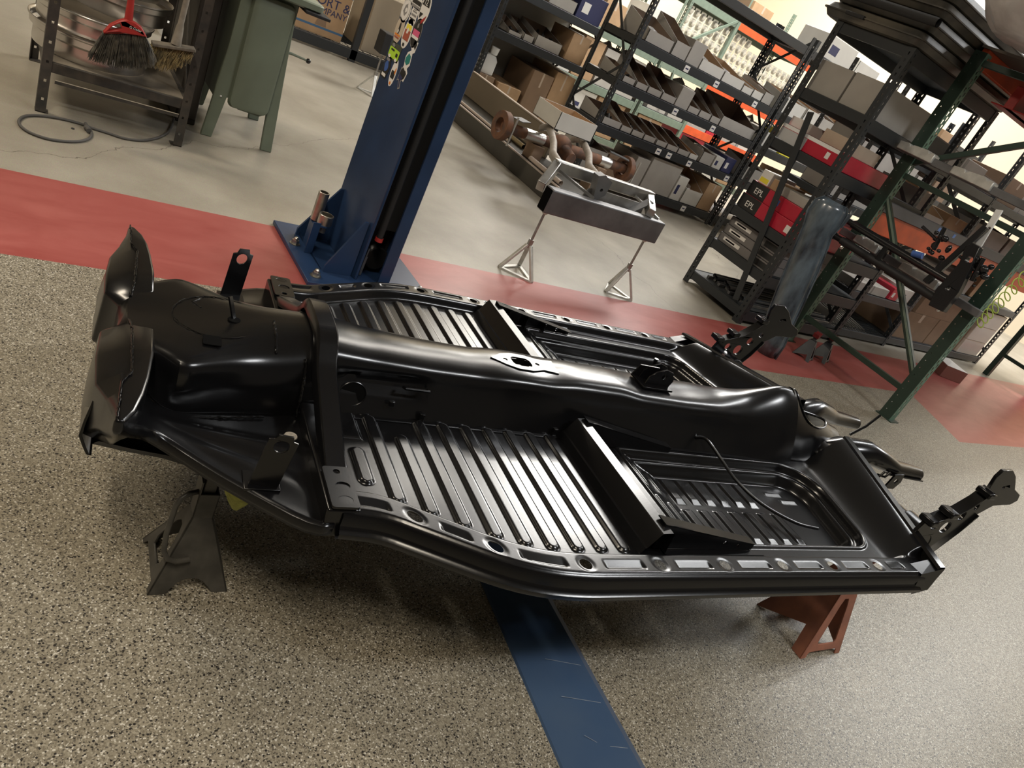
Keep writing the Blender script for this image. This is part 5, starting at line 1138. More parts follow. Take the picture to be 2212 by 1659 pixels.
fill('long parts rack lower shelf', YB, 0.54, [(4.38, 4.60, .06, .12, 'c', 'grey bin with dark coils'), (4.61, 4.74, .05, .17, 'g', 'grey bin with tall back'), (4.75, 4.90, .05, .12, 'c', 'low bin of dark parts'), (4.91, 5.06, .05, .13, 'g', 'pale fronted bin'), (5.08, 5.22, .05, .13, 'g', 'small brown lined bin'), (5.23, 5.38, .05, .13, 'g', 'brown lined bin'), (5.39, 5.55, .05, .13, 'c', 'bin of dark hoses'), (5.56, 5.68, .05, .10, 'o', 'small white bin'), (5.72, 5.90, .11, .14, 'gb', 'grey plastic lidded tub'), (5.92, 6.05, .12, .12, 'w', 'small white carton'), (6.07, 6.22, .15, .15, 'n', 'navy carton with white label')])
fill('long parts rack bottom shelf', YB, 0.12, [(4.36, 4.62, .20, .24, 'c', 'dark box of cable loops'), (4.64, 4.95, .20, .27, 'kd', 'brown carton'), (4.97, 5.14, .27, .27, 'gc', 'tan upright carton'), (5.16, 5.58, .32, .34, 'gc', 'large plain grey carton with slanted lid'), (5.60, 5.74, .24, .30, 'w', 'white carton with label'), (5.76, 6.02, .15, .30, 'b', 'open brown carton with folded white flaps'), (6.03, 6.24, .28, .30, 'k', 'brown carton')])
fill('long parts rack top shelf', YB, 1.86, [(4.5, 4.9, .20, .2, 'w', 'white carton'), (5.0, 5.3, .18, .2, 'k', 'cardboard box'), ])
def fillA(n, Y, z, items, depth=0.4): fill(n, Y, z, [(a*1.2, b*1.2, c*1.2, d*1.2, e, f) for a, b, c, d, e, f in items], depth)
fillA('blue column bay upper shelf', 6.60, 1.181, [(3.40, 3.62, .14, .14, 'k', 'tan cardboard box'), (3.66, 3.93, .09, .12, 'c', 'white bin with dark castings'), (3.95, 4.22, .20, .2, 'n', 'navy printed carton')])
fillA('blue column bay middle shelf', 6.60, 0.785, [(3.42, 3.55, .03, .10, 'c', 'tiny white tray'), (3.57, 3.67, .05, .12, 'c', 'small white bin with bottles'), (3.69, 3.96, .085, .15, 'c', 'white bin with black castings'), (4.02, 4.22, .22, .22, 'k', 'tan carton with blue stripe')])
fillA('blue column bay bottom shelf', 6.60, 0.10, [(3.52, 3.76, .20, .28, 'k', 'open brown carton with white label'), (3.80, 4.02, .40, .4, 'kd', 'dark brown carton'), (4.03, 4.24, .46, .46, 'k', 'tall tan carton with blue stripe')], 0.5)
jug = thing('plastic_jug', 'white plastic jug with round cup on a box beside the blue column', 'jug', (4.06, 6.75, 0.36))
W('jug_body', MB().loft([[Vector((x, y, z)) for x, y in rrect(3.99 + e, 6.67 + e, 4.15 - e, 6.80 - e, 0.02)] for z, e in ((0.362, 0.006), (0.37, 0), (0.50, 0), (0.54, 0.02), (0.55, 0.05))]), WHITE, jug, smooth=40, bevel=0.002)
W('cup', MB().lathe([(0, 0), (0.035, 0), (0.042, 0.07), (0.038, 0.07), (0.033, 0.006), (0, 0.006)], (4.10, 6.72, 0.55), 18), WHITE, jug)
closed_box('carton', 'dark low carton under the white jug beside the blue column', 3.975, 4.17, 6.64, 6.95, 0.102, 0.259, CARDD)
# navy carton print
# jars and packages in the pale green rack
random.seed(11); jar = None; packs = MB(); cnt = 0
JARM = mat('clear_pack', (0.62, 0.58, 0.48), 0.2, var=0.5, scale=30, col2=(0.30, 0.28, 0.24)); LIDM = mat('pack_card', (0.75, 0.72, 0.62), 0.5)
proto = None
for row in range(6):
    for colm in range(20):
        x = 6.86 + colm * 0.118; z = 1.2005 + row * 0.112
        if 7.60 < x < 7.68 or cnt > 110: continue
        if random.random() < 0.06 and row == 5: continue
        lab = 'clear pack on pale card, %s row up, %s from left, pale green rack' % (ORD[row], ORD[colm])
        if proto is None:
            proto = thing('blister_pack', 'clear round blister pack with pale card in the pale green rack', 'package', (x, 7.47, z), group='clear packs stacked in the pale green rack')
            obj('card', MB().box((-0.045, 0, 0), (0.045, 0.004, 0.105)), LIDM, proto)
            obj('bubble', MB().lathe([(0, -0.035), (0.030, -0.030), (0.040, -0.004), (0.042, 0.0)], (0, 0, 0.050), 14, 'Y'), JARM, proto)
            o = proto
        else:
            o = copy_tree(proto); o.location = (x, 7.47, z)
        o['label'] = lab
        cnt += 1
RC2 = rack('pale green pallet rack bay farther left, seen through the long parts rack', 5.22, 6.70, 7.40, 8.20, (0.08, 0.62, 1.20), 1.9, m=GREENP, name='pallet_rack', beam=0.09)
fill('left green bay lower deck', 7.40, 0.62, [(5.28, 5.55, 0.42, 0.41, 'w', 'white carton with blue band'), (5.58, 5.9, 0.44, 0.44, 'k', 'tan carton'), (5.93, 6.25, 0.42, 0.44, 'gb', 'bagged tan shells'), (6.28, 6.62, 0.44, 0.44, 'gb', 'clear bag of tan parts')], 0.5)
fill('left green bay bottom deck', 7.40, 0.08, [(5.28, 5.7, 0.44, 0.44, 'k', 'tan carton'), (5.74, 6.1, 0.44, 0.44, 'w', 'white and blue carton'), (6.14, 6.6, 0.44, 0.44, 'k', 'wide tan carton')], 0.5)
fill('left green bay upper deck', 7.40, 1.20, [(5.28, 5.6, .25, .25, 'n', 'navy carton'), (5.64, 5.95, .3, .3, 'k', 'tan carton'), (6.0, 6.3, .25, .3, 'w', 'white carton'), (6.33, 6.64, .45, .45, 'w', 'tall bright white carton')], 0.5)
random.seed(2)
fill('pale green rack lower deck', 7.40, 0.62, [(6.9, 7.25, 0.35, 0.41, 'gb', 'tan bagged shells'), (7.3, 7.6, 0.42, 0.43, 'gb', 'bagged tan castings'), (7.7, 8.1, 0.31, 0.41, 'gb', 'box of tan coiled parts'), (8.12, 8.35, 0.21, 0.27, 'r', 'bright red small bin'), (8.4, 8.8, 0.42, 0.44, 'gb', 'bagged tan rings'), (8.85, 9.3, 0.39, 0.41, 'b', 'white bin with bagged parts')], 0.5)
fill('pale green rack bottom deck', 7.40, 0.08, [(6.85, 7.3, 0.44, 0.44, 'k', 'tan carton'), (7.7, 8.2, 0.44, 0.44, 'r', 'red carton'), (8.3, 8.8, 0.42, 0.44, 'w', 'white carton'), (8.85, 9.3, 0.44, 0.44, 'k', 'wide tan carton')], 0.5)
fill('pale green rack top deck', 7.40, 1.98, [(6.9, 7.4, .2, .2, 'w', 'wide white carton'), (7.75, 8.15, .28, .28, 'k', 'open tan carton'), (8.2, 9.3, .16, .2, 'w', 'long white wrapped carton')], 0.5)
# right-hand bays
fill('right bay upper shelf', YB, 1.26, [(6.42, 6.75, .14, .2, 'b', 'open white bin with clear bag'), (6.78, 7.05, .15, .2, 'o', 'white bin'), (7.08, 7.4, .14, .2, 'gb', 'grey bin of silver hoses'), (7.45, 7.8, .12, .22, 'o', 'tan lined white bin'), (7.85, 8.2, .15, .2, 'b', 'white bin with crumpled film')])
fill('right bay middle shelf', YB, 0.91, [(6.42, 6.7, .14, .2, 'w', 'white labelled carton'), (6.74, 7.0, .2, .2, 'y', 'yellow sided carton'), (7.04, 7.4, .2, .2, 'gc', 'grey carton'), (7.45, 7.8, .12, .22, 'o', 'open white bin'), (7.85, 8.2, .2, .2, 'k', 'tan carton')])
fill('right bay lower shelf', YB, 0.54, [(6.42, 6.7, .14, .2, 'c', 'grey bin of dark parts'), (6.74, 7.0, .15, .2, 'w', 'white carton with yellow stripe'), (7.04, 7.4, .2, .2, 'k', 'tan carton'), (7.45, 7.8, .12, .22, 'o', 'open bin'), (7.85, 8.2, .2, .2, 'gc', 'grey carton')])
fill('right bay top shelf', YB, 1.86, [(6.5, 7.0, .2, .2, 'w', 'white bagged carton'), (7.1, 7.5, .15, .2, 'b', 'white open bin with film')])
fill('far row upper shelf', 3.90, 1.20, [(6.1, 6.4, .16, .22, 'g', 'open grey brown box'), (6.45, 6.8, .18, .2, 'gc', 'grey carton'), (6.85, 7.15, .2, .2, 'gc', 'second grey carton'), (7.2, 7.5, .12, .2, 'c', 'tray of glass tubes'), (7.55, 7.9, .2, .24, 'kd', 'brown divided carton')])
fill('far row middle shelf', 3.90, 0.85, [(6.1, 6.45, .16, .22, 'g', 'open box with brown back'), (6.5, 6.9, .2, .2, 'gc', 'wide grey carton'), (6.95, 7.3, .18, .2, 'k', 'tan carton with clear bag'), (7.35, 7.8, .2, .2, 'kd', 'brown carton')])
fill('far row lower shelf', 3.90, 0.50, [(6.1, 6.4, .16, .22, 'c', 'bin of dark parts'), (6.5, 6.9, .2, .2, 'gc', 'flat grey carton'), (6.95, 7.3, .18, .2, 'w', 'white carton'), (7.35, 7.8, .2, .2, 'k', 'tan carton')])
fill('far row top shelf', 3.90, 1.55, [(6.15, 6.30, .09, .1, 'y', 'small yellow box'), (6.32, 6.45, .09, .1, 'y', 'second small yellow box'), (6.6, 7.0, .2, .2, 'w', 'white carton'), (7.1, 7.5, .2, .2, 'k', 'tan carton')])
fill('farthest right bay second shelf', YB, 0.91, [(8.5, 8.9, .2, .2, 'gc', 'grey carton'), (8.95, 9.3, .2, .2, 'k', 'tan carton'), (9.35, 9.8, .2, .2, 'kd', 'brown carton')])
fill('farthest right bay third shelf', YB, 1.26, [(8.5, 8.9, .2, .2, 'w', 'white carton'), (8.95, 9.3, .2, .2, 'kd', 'brown carton'), (9.35, 9.8, .2, .2, 'k', 'tan carton')])
# tower shelving contents, faces towards -x
def xbox(name, label, y0, y1, x0, x1, z0, h, m, stripes=(), cat='cardboard box', text=None, tsize=0.05, tm=LABELW, bev=0.003, group='cartons in the black tower'):
    z0 += 0.0015; T = thing(name, label, cat, ((x0+x1)/2, (y0+y1)/2, z0), group=group)
    cb = W('carton', MB().box((x0, y0, z0), (x1, y1, z0 + h)), m, T, bevel=bev)
    for (a, b, c, d, sm) in stripes:     # fractions along -y (left to right) and up
        W('print', MB().box((x0 - 0.0008, y1 - (y1-y0)*b, z0 + h*c), (x0, y1 - (y1-y0)*a, z0 + h*d)), sm, T, smooth=0, on=cb)
    if text: lettering('print', text, T, (x0 - 0.0016, y1 - (y1-y0)*0.12, z0 + h*0.25), (0, -1, 0), (0, 0, 1), tsize, tm, on=cb)
    return T
xbox('carton', 'left plain grey carton on the top shelf of the black tower', 3.03, 3.285, 4.20, 4.9, 1.43, 0.185, BING)
xbox('carton', 'right plain grey carton on the top shelf of the black tower', 2.79, 3.015, 4.20, 4.9, 1.43, 0.19, BING)
xbox('carton', 'long white and red striped carton on the middle shelf of the black tower', 2.78, 3.28, 4.19, 4.9, 1.10, 0.10, REDB, ((0, 1, .78, 1, WHITE), (0, .45, 0, .75, mat('silver_print', (0.5, 0.5, 0.5), 0.4)), (.80, .86, .25, .65, WHITE)))
xbox('carton', 'white bin on the left of the striped carton in the black tower', 3.10, 3.27, 4.22, 4.6, 1.201, 0.06, LABELW)
xbox('carton', 'tan carton stacked on the striped carton in the black tower', 2.80, 3.0, 4.22, 4.6, 1.201, 0.08, CARDL)
xbox('carton', 'lower black and red printed carton of the pair in the black tower', 2.78, 3.27, 4.19, 4.95, 0.62, 0.095, REDB, ((0, .36, 0, 1, INK), (.88, .96, .2, .7, LABELW)), text='EPL', tsize=0.055)
xbox('carton', 'upper black and red printed carton of the pair in the black tower', 2.82, 3.27, 4.21, 4.95, 0.7155, 0.095, REDB, ((0, .36, 0, 1, INK), (.55, .62, .3, .7, BLUEI)), text='EPL', tsize=0.055)
xbox('carton', 'grey carton above the red printed cartons in the black tower', 2.80, 3.04, 4.23, 4.6, 0.811, 0.06, BING)
xbox('carton', 'small tan carton above the red printed cartons in the black tower', 3.06, 3.14, 4.23, 4.5, 0.811, 0.07, CARD)
xbox('carton', 'small yellow labelled carton above the red printed cartons in the black tower', 3.16, 3.25, 4.23, 4.5, 0.811, 0.09, LABELW, ((.1, .9, .1, .45, YEL),))
MG = mat('grey_carton_flat', (0.17, 0.16, 0.155), 0.5)
for k in range(3):
    xbox('flat_carton', '%s flat charcoal carton of the stack with white labels in the black tower' % ['bottom', 'middle', 'top'][k], 2.78, 3.27, 4.20 + 0.01*k, 4.95, 0.36 + 0.062*k, 0.060, MG, ((.10, .42, .35, .75, LABELW), (.14, .32, .45, .62, REDB), (.70, .95, .2, .85, INK)), group='flat charcoal cartons in the black tower')
xbox('carton', 'white torn carton on top of the flat charcoal cartons in the black tower', 3.02, 3.2, 4.24, 4.6, 0.547, 0.05, LABELW)
random.seed(9)
for k in range(11):
    y = 2.81 + 0.036 * k; z = 0.112 + 0.012 * (k % 2)
    tag(obj('steel_bar', MB().box((4.225 + random.uniform(0, .06), y, 0.1015), (5.33, y + 0.022, 0.1225)), STEELD if k % 3 else STEEL, bevel=0.002), '%s steel bar from the right on the bottom shelf of the black tower' % ORD[k], 'steel bar', 'steel bars on the bottom shelf of the black tower')
for k in range(8):
    y = 2.85 + 0.045 * k
    ptube('steel_tube', '%s grey tube from the right lying on the steel bars in the black tower' % ORD[k], 'tube', (4.23 + 0.03 * (k % 3), y, 0.1385), (5.3, y + 0.01, 0.138), 0.014, STEELD if k % 2 else RACKG, 'grey tubes on the bottom shelf of the black tower')
# storage trays on top
TRM = mat('tray_black_plastic', (0.035, 0.033, 0.028), 0.42, var=0.5, scale=4, col2=(0.12, 0.105, 0.08))
def tray(label, z0, h, x0, x1, y0, y1, handle=True):
    T = thing('storage_case', label, 'storage case', ((x0+x1)/2, (y0+y1)/2, z0), group='long storage cases on the black tower')
    r = []
    for z, e in ((0.0, 0.035), (0.006, 0.02), (h * 0.44, 0.004), (h * 0.46, -0.006), (h * 0.54, -0.006), (h * 0.56, 0.004), (h - 0.006, 0.02), (h, 0.035)):
        r.append([Vector((x, y, z0 + z)) for x, y in rrect(x0 + e, y0 + e, x1 - e, y1 - e, 0.05, 5)])
    W('shell', MB().loft(r), TRM, T, smooth=35)
    if handle: W('handle', MB().box((x0 - 0.016, (y0+y1)/2 + 0.04, z0 + h*0.38), (x0 + 0.008, (y0+y1)/2 + 0.18, z0 + h*0.62)), BLACKM, T, bevel=0.004)
    return T
tray('lowest long dark storage case on top of the black tower', 1.8355, 0.085, 4.12, 5.45, 2.705, 3.44)
tray('second long dark storage case on top of the black tower', 1.922, 0.085, 4.14, 5.50, 2.705, 3.42)
tray('third dirty dark storage case on top of the black tower', 2.008, 0.085, 4.16, 5.55, 2.705, 3.42, False)
tray('topmost tan stained storage case on top of the black tower', 2.094, 0.085, 4.18, 5.6, 2.705, 3.40, False)
ptube('black_tube', 'black round tube resting against the front of the dark storage cases', 'tube', (4.092, 3.30, 1.967), (4.092, 2.66, 1.967), 0.024, BLACKM)
# ------------------------------------------------------------------ green pallet rack on the right
gr = thing('pallet_rack', 'dark green pallet rack with light green punched front, carrying a black axle beam', 'pallet rack', (5.8, 2.2, 0))
GX = 4.62
def gpost(x, y, z1):
    # column: wide face to -x with small holes, narrow slotted light face to -y
    hl = []; z = 0.05
    while z < z1: hl.append(rrect(0.052, z, 0.058, z + 0.006, 0.001, 1)); z += 0.052
    mb = MB().sheet([(0, 0), (0.078, 0), (0.078, z1), (0, z1)], lambda a, b, d: Vector((x + d, y + 0.078 - a, b)), 0.003, [[(0.078 - p, q) for p, q in h] for h in hl])
    mb.box((x + 0.003, y + 0.075, 0), (x + 0.035, y + 0.078, z1))
    W('post', mb, GREEN, gr, smooth=0)
    hs = []; z = 0.045; k = 0
    while z < z1 - 0.03: hs.append(slot(0.020, z, 1.5)); hs.append(slot(0.044, z + 0.025, 1.5)); z += 0.05
    W('slotted_face', MB().sheet([(0, 0), (0.062, 0), (0.062, z1), (0, z1)], lambda a, b, d: Vector((x + 0.002 + a, y - 0.001 + d, b)), 0.003, hs), GREENL, gr, smooth=0)
gpost(GX, 1.735, 2.0); gpost(GX, 2.615, 2.0)
W('foot_plate', MB().box((GX - 0.01, 1.71, 0), (GX + 0.09, 1.83, 0.006)), GREEN, gr); W('foot_plate', MB().box((GX - 0.01, 2.60, 0), (GX + 0.09, 2.71, 0.006)), GREEN, gr)
def gbar(a, b, w=0.034, n='brace', m=GREEN): W(n, MB().bar(a, b, 0.03, w), m, gr, bevel=0.002)
gbar((GX + .03, 1.80, 0.20), (GX + .03, 2.62, 0.20)); gbar((GX + .03, 1.80, 1.245), (GX + .03, 2.62, 1.245))
gbar((GX + .03, 1.80, 0.30), (GX + .03, 2.62, 1.08), m=GREEN); W('brace', MB().bar((GX + .012, 1.80, 0.31), (GX + .012, 2.62, 1.09), 0.006, 0.012), GREENP, gr)
gbar((GX + .03, 2.62, 1.33), (GX + .03, 1.80, 1.86)); gbar((GX + .03, 1.80, 1.95), (GX + .03, 2.62, 1.95))
for y in (1.74, 2.65):
    W('load_beam', MB().box((GX + 0.06, y, 1.93), (8.4, y + 0.04, 2.03)), GREEN if y < 2 else ORANGE, gr, bevel=0.003)
W('load_beam', MB().box((GX + 0.06, 2.66, 0.86), (8.4, 2.70, 1.0)), ORANGE, gr, bevel=0.004)
W('load_beam', MB().box((GX + 0.06, 2.64, 1.0), (8.4, 2.69, 1.075)), mat('beam_grey', (0.10, 0.105, 0.115), 0.5), gr, bevel=0.004)
for k, x in enumerate((5.5, 5.75, 6.0)): W('masking_tape', MB().box((x, 2.6385, 1.035), (x + 0.035, 2.640, 1.062)), mat('tape_blue', (0.15, 0.28, 0.62), 0.6), gr, smooth=0)
W('top_deck', MB().box((GX + 0.05, 1.74, 2.03), (8.4, 2.70, 2.045)), mat('deck_brown', (0.10, 0.08, 0.06), 0.8), gr)
for x in (8.34,):
    for y in (1.735, 2.66): W('post', MB().box((x, y, 0), (x + 0.06, y + 0.05, 2.03)), GREEN, gr)
    W('brace', MB().bar((x + .03, 1.78, 0.25), (x + .03, 2.66, 0.25), 0.03, 0.034), GREEN, gr)
tag(obj('red_beam', MB().box((4.80, 2.38, 1.80), (6.1, 2.44, 1.93)).box((4.80, 2.30, 1.80), (6.1, 2.52, 1.808)), REDP, bevel=0.004), 'dark red steel beam slung under the top deck of the green pallet rack', 'beam')
# grey arms with cast blocks fixed across the frame
def cast_arm(label, x, z, y0, y1, blocks):
    T = thing('support_arm', label, 'support arm', (x, (y0+y1)/2, z), group='grey arms with cast blocks')
    W('arm', MB().box((x - 0.02, y0, z - 0.03), (x + 0.02, min(y1, 2.725), z + 0.015)), STEELD, T, bevel=0.004)
    for (a, b) in blocks:
        L_ = b - a
        W('cast_block', MB().sheet([(a, 0), (b, 0), (b, 0.045), (a + L_*.72, 0.052), (a + L_*.68, 0.040), (a + L_*.62, 0.052), (a + L_*.22, 0.060), (a + L_*.16, 0.048), (a + L_*.1, 0.058), (a, 0.05)], lambda y, q, d: Vector((x - 0.038 + d, y, z - 0.022 + q)), 0.07), BRIGHT, T, bevel=0.006)
    return T
cast_arm('upper grey arm with two cast blocks across the green pallet rack', 4.58, 1.385, 1.80, 2.78, ((2.47, 2.72), (2.08, 2.34)))
cast_arm('lower grey arm with two cast blocks behind the black axle beam', 4.58, 0.80, 1.70, 2.72, ((2.42, 2.60), (1.98, 2.24)))
# black axle beam of two long tubes
fb = thing('front_axle_beam', 'black painted twin tube car axle beam hanging on the green pallet rack', 'axle', (4.46, 2.2, 0.72))
for z, ya, yb in ((0.755, 1.86, 2.60), (0.870, 1.86, 2.60)):
    W('beam_tube', MB().tube([(4.44, ya, z), (4.44, yb, z)], 0.024, 20), BLACKM if z < .8 else PAINT2, fb, smooth=60)
    W('tube_end', MB().tube([(4.44, yb, z), (4.44, yb + 0.05, z)], 0.018, 16).tube([(4.44, yb + .05, z), (4.44, yb + 0.06, z)], 0.024, 16), PAINT2, fb)
W('end_bracket', MB().sheet([(1.80, 0.72), (1.89, 0.71), (1.91, 0.80), (1.90, 0.98), (1.93, 1.07), (1.91, 1.10), (1.86, 1.10), (1.83, 0.98), (1.80, 0.85)], lambda y, z, d: Vector((4.40 + d, y, z)), 0.05, [circ(1.865, 1.02, 0.018, 14), circ(1.86, 0.84, 0.012, 12)]), PAINT2, fb, bevel=0.004)
W('end_bracket', MB().sheet([(2.30, 0.74), (2.335, 0.74), (2.335, 0.89), (2.30, 0.89)], lambda y, z, d: Vector((4.42 + d, y, z)), 0.03), PAINT2, fb, bevel=0.003)
W('shock_tower', MB().bar((4.44, 2.00, 0.80), (4.47, 1.93, 1.20), 0.035, 0.035), PAINT2, fb, bevel=0.004)
W('white_strut', MB().sheet([(1.90, 1.10), (1.935, 1.10), (1.965, 1.30), (1.93, 1.31)], lambda y, z, d: Vector((4.50 + d, y, z)), 0.012, [circ(1.93, 1.20, 0.009, 12)]), WHITE, fb, bevel=0.002)
def knuckle(y, z, k):
    random.seed(k); mb = MB()
    for i in range(12):
        c = Vector((4.44 + random.uniform(-.02, .03), y + random.uniform(-.06, .06), z + random.uniform(-.07, .07))); mb.ball(c, random.uniform(.010, .022), 8, (1, random.uniform(.7, 1.4), random.uniform(.7, 1.4)))
    mb.tube([(4.44, y, z - .05), (4.43, y + .02, z + .08)], 0.013, 10); mb.tube([(4.44, y, z), (4.42, y + .13, z + .03)], 0.009, 8)
    W('steering_knuckle', mb, PAINT2, fb, smooth=60)
knuckle(2.08, 1.02, 1); knuckle(1.80, 0.98, 2)
W('blue_bushing', MB().tube([(4.42, 2.10, 0.915), (4.42, 2.16, 0.90)], 0.018, 12), BLUEI, fb)
for y, z in ((2.57, 0.72), (1.84, 0.715)): W('grease_nipple', MB().ball((4.43, y, z), 0.014, 10), ALU, fb)
# leaning fender / rear apron
fn = thing('black_fender_panel', 'tall glossy black curved car panel with rolled edges leaning by the green rack', 'car panel', (4.06, 2.45, 0))
FP = mat('black_painted_reflection', (0.012, 0.015, 0.022), 0.26, spec=0.8, coat=0.5, bump=0.1, bscale=14, var=1, scale=10, col2=(0.10, 0.13, 0.155), stretch=(1.0, 1.0, 0.4))  # pale blue mottling paints the panel's reflected light into its colour
rings = []
cl = [((1668, 735), 0.02, 0.070), ((1686, 690), 0.14, 0.074), ((1712, 630), 0.28, 0.080), ((1738, 570), 0.42, 0.082), ((1758, 520), 0.56, 0.080), ((1768, 494), 0.64, 0.078), ((1780, 472), 0.70, 0.096), ((1796, 448), 0.78, 0.092), ((1806, 436), 0.82, 0.060)]
for (px, pz_), z, hw in cl:
    c = PX(px, pz_, 4.04 + 0.05 * z); z = c.z - (z * 0 + 0.0); dx = Vector((0.62, -0.78, 0)); nn = Vector((-0.78, -0.62, 0)); row = []
    for k in range(15):
        t = -1 + 2 * k / 14; prof_h = (1 - abs(t) ** 2.6) * hw * 0.62
        row.append(Vector((c.x, c.y, z)) + dx * t * hw + nn * prof_h)
    rings.append([row[0] - dx * 0.012] + row + [row[-1] + dx * 0.012])
    if len(rings) == 1: rings.insert(0, [Vector((v.x, v.y, 0.002)) for v in rings[0]])
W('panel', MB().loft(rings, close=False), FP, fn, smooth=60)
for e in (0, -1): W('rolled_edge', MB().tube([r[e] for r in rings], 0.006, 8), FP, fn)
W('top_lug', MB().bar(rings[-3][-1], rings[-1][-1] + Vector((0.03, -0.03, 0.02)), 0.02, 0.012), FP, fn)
so = fn.children[0].modifiers.new('solid', 'SOLIDIFY'); so.thickness = 0.003
# shrink-wrapped and plain cartons in the right bay, sheets, coil hose, floor box
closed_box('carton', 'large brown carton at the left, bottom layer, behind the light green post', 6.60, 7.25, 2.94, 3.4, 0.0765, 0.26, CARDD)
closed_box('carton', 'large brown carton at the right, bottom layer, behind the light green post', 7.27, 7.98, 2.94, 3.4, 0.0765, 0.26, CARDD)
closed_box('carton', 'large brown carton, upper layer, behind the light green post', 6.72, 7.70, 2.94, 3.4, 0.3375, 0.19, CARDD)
for k in range(3):
    T = closed_box('wrapped_carton', '%s film wrapped tan carton beside the leaning plywood sheets' % ['bottom', 'middle', 'top'][k], 7.995, 8.50, 2.92, 3.4, 0.0765 + 0.158 * k, 0.156, CARDL, 'film wrapped cartons', tape=False)
    W('film', MB().box((7.995, 2.918, 0.078 + 0.158 * k), (8.495, 2.9195, 0.225 + 0.158 * k)), mat('cling_film', (0.8, 0.8, 0.8), 0.1, alpha=0.25), T, smooth=0)
fill('shelf level with the orange beam, far right', 2.90, 0.62, [(6.6, 6.9, .14, .2, 'w', 'white carton with blue mark'), (6.95, 7.3, .16, .2, 'gc', 'grey carton'), (7.4, 7.8, .2, .2, 'k', 'tan carton')])
fill('green rack grey beam shelf', 2.86, 1.00, [(5.48, 5.62, .22, .24, 'gc', 'upright pale grey carton'), (5.65, 6.02, .10, .24, 'b', 'open brown carton of tan bags'), (6.05, 6.38, .16, .2, 'k', 'tan cardboard box')])
fill('far right grey beam shelf', 2.90, 1.00, [(6.58, 6.85, .2, .24, 'gc', 'pale grey carton'), (6.9, 7.3, .2, .24, 'gb', 'open bin with clear bag'), (7.35, 7.7, .2, .2, 'gc', 'plain grey carton'), (7.75, 8.2, .2, .2, 'k', 'tan carton')])
fill('high shelf behind the green rack', 2.86, 1.40, [(5.48, 5.74, .14, .2, 'g', 'open brown lined box'), (5.77, 6.1, .14, .16, 'gc', 'grey carton'), (6.12, 6.4, .1, .16, 'c', 'tray of small parts')])
fill('high shelf in the far right bay', 2.90, 1.40, [(6.6, 7.0, .2, .2, 'kd', 'brown carton'), (7.1, 7.5, .2, .2, 'gc', 'grey carton'), (7.6, 8.0, .2, .2, 'k', 'tan carton')])
fill('lower wire deck behind the green rack', 2.86, 0.395, [(5.48, 5.74, .07, .07, 'gc', 'flat charcoal carton'), (5.76, 6.0, .07, .07, 'gc', 'second flat charcoal carton'), (6.05, 6.18, .10, .1, 'r', 'small red and white carton'), (6.2, 6.38, .12, .12, 'w', 'small white carton')])
random.seed(21)
for k in range(12):
    x = 5.50 + 0.055 * k
    ptube('bright_rod', '%s bright steel rod from left on the bottom wire deck' % ORD[k], 'rod', (x, 2.92, 0.0825), (x + 0.22, 3.40, 0.0825), 0.006, STEEL, 'bright rods on the bottom wire deck')
tag(obj('white_carton', MB().box((5.47, 2.905, 0.0765), (5.49, 3.1, 0.17)), LABELW, bevel=0.002), 'white carton at the left end of the bottom wire deck', 'cardboard box')
for k in range(3):
    y = 2.56 + 0.035 * k
    sht = MB().add([(8.62 + 0.0*k, y - .3, 0.0), (11.6, y - .3, 0.0), (11.6, y - 0.05, 1.25), (8.62, y - 0.05, 1.25), (8.62, y - .28, 0.0), (11.6, y - .28, 0.0), (11.6, y - 0.03, 1.25), (8.62, y - 0.03, 1.25)], [(0,1,2,3),(4,7,6,5),(0,4,5,1),(1,5,6,2),(2,6,7,3),(3,7,4,0)])
    tag(obj('plywood_sheet', sht, (mat('yellow_edge_board', (0.75, 0.42, 0.10), 0.5), PLY, mat('cream_sheet', (0.72, 0.66, 0.55), 0.5))[k], smooth=0), ['orange edged board leaning rearmost at the far right', 'pale plywood sheet in the middle of the leaning boards at the far right', 'cream sheet leaning frontmost at the far right'][k], 'board')
ob = PZ(2052, 822)
fbx = thing('carton', 'small brown carton with torn white top on the red floor by the green rack', 'cardboard box', (6.98, 2.50, 0), (0, 0, -0.35))
obj('carton', MB().box((-0.13, -0.08, 0), (0.13, 0.08, 0.11)), mat('carton_redbrown', (0.22, 0.09, 0.07), 0.6), fbx, bevel=0.003)
obj('end_panel', MB().box((0.129, -0.079, 0.002), (0.1312, 0.079, 0.108)), CARDL, fbx)
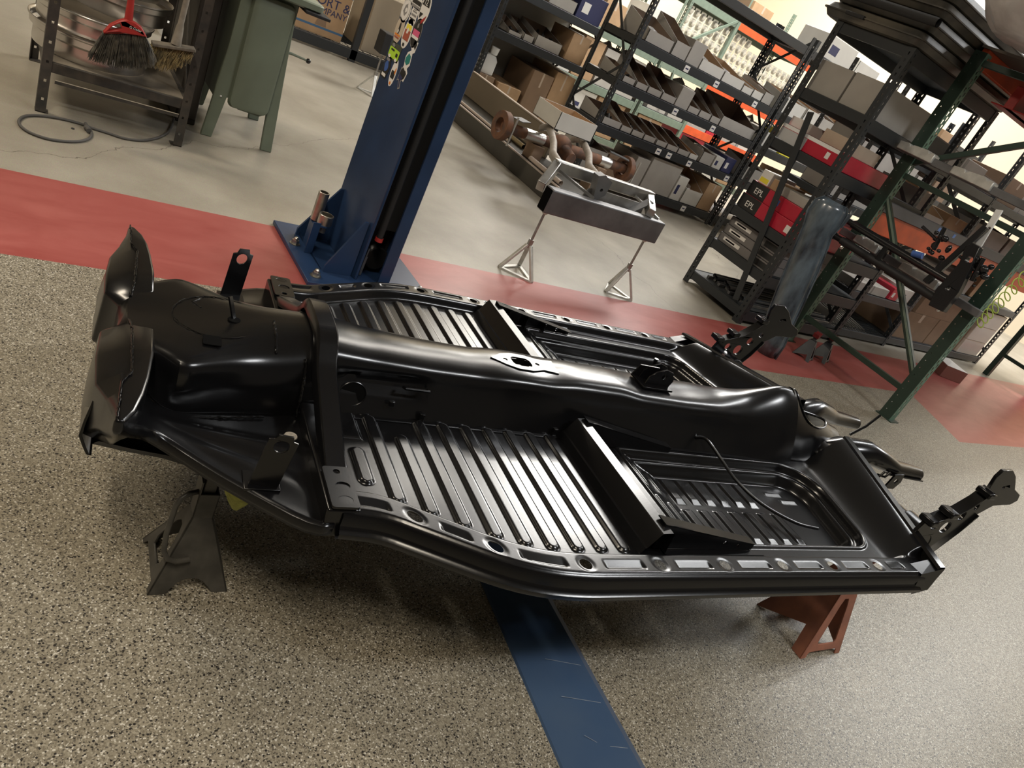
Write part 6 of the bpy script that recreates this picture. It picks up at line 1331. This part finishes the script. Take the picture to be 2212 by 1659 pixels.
obj('torn_top', MB().add([(-.13, -.08, .1105), (.13, -.08, .1105), (.13, .08, .112), (.02, .085, .135), (-.13, .08, .122), (-.02, 0, .13)], [(0, 1, 5), (1, 2, 5), (2, 3, 5), (3, 4, 5), (4, 0, 5)]), LABELW, fbx, smooth=0)
# coiled green air hose
pts = []; a, b = PY(2112, 700, 2.10), PY(2212, 600, 2.10); N = 150
for i in range(N + 1):
    t = i / N; p = a.lerp(b, t) + Vector((0, 0, -0.03 * sin(pi * t))); ang = t * 2 * pi * 8
    pts.append(p + Vector((0.010 * sin(ang), 0.035 * cos(ang), 0.035 * sin(ang + 0.6))))
pts.append(Vector((b.x + 0.1, 2.0, b.z + 0.4))); pts.append(Vector((b.x + 0.15, 1.80, 1.95)))
tag(obj('air_hose', MB().tube(pts, 0.004, 8), mat('lime_hose', (0.45, 0.60, 0.08), 0.35), smooth=60), 'coiled yellow green air hose hanging at the far right of the green rack', 'hose')
# plastic bag of parts on top of the green rack
random.seed(4); mb = MB(); n, k = 36, 20; vs = []; fs = []
bc = Vector((4.40, 2.30, 2.047))
for i in range(k + 1):
    for j in range(n):
        a = 2*pi*j/n; t = i / k; r = sin(pi * (0.12 + 0.88 * t) * 0.98) ** 0.6
        w = 1 + 0.05 * sin(5*a + 3*t) + 0.04 * sin(11*a - 7*t) + 0.03 * sin(17*a + 13 * t)
        vs.append(bc + Vector((cos(a) * 0.46 * r * w, sin(a) * 0.365 * r * w, 0.50 * t * (1 + 0.04 * sin(3*a)))))
for i in range(k):
    for j in range(n): fs.append((i*n+j, i*n+(j+1) % n, (i+1)*n+(j+1) % n, (i+1)*n+j))
fs += [tuple(range(n))[::-1], tuple(range(k*n, k*n+n))]
bagt = thing('plastic_bag', 'large milky plastic bag of bulky parts on top of the green pallet rack', 'bag', bc)
W('film', mb.add(vs, fs), mat('milky_film', (0.85, 0.83, 0.82), 0.22, var=0.35, scale=7, col2=(0.60, 0.58, 0.57), bump=1.0, bscale=12), bagt, smooth=60)
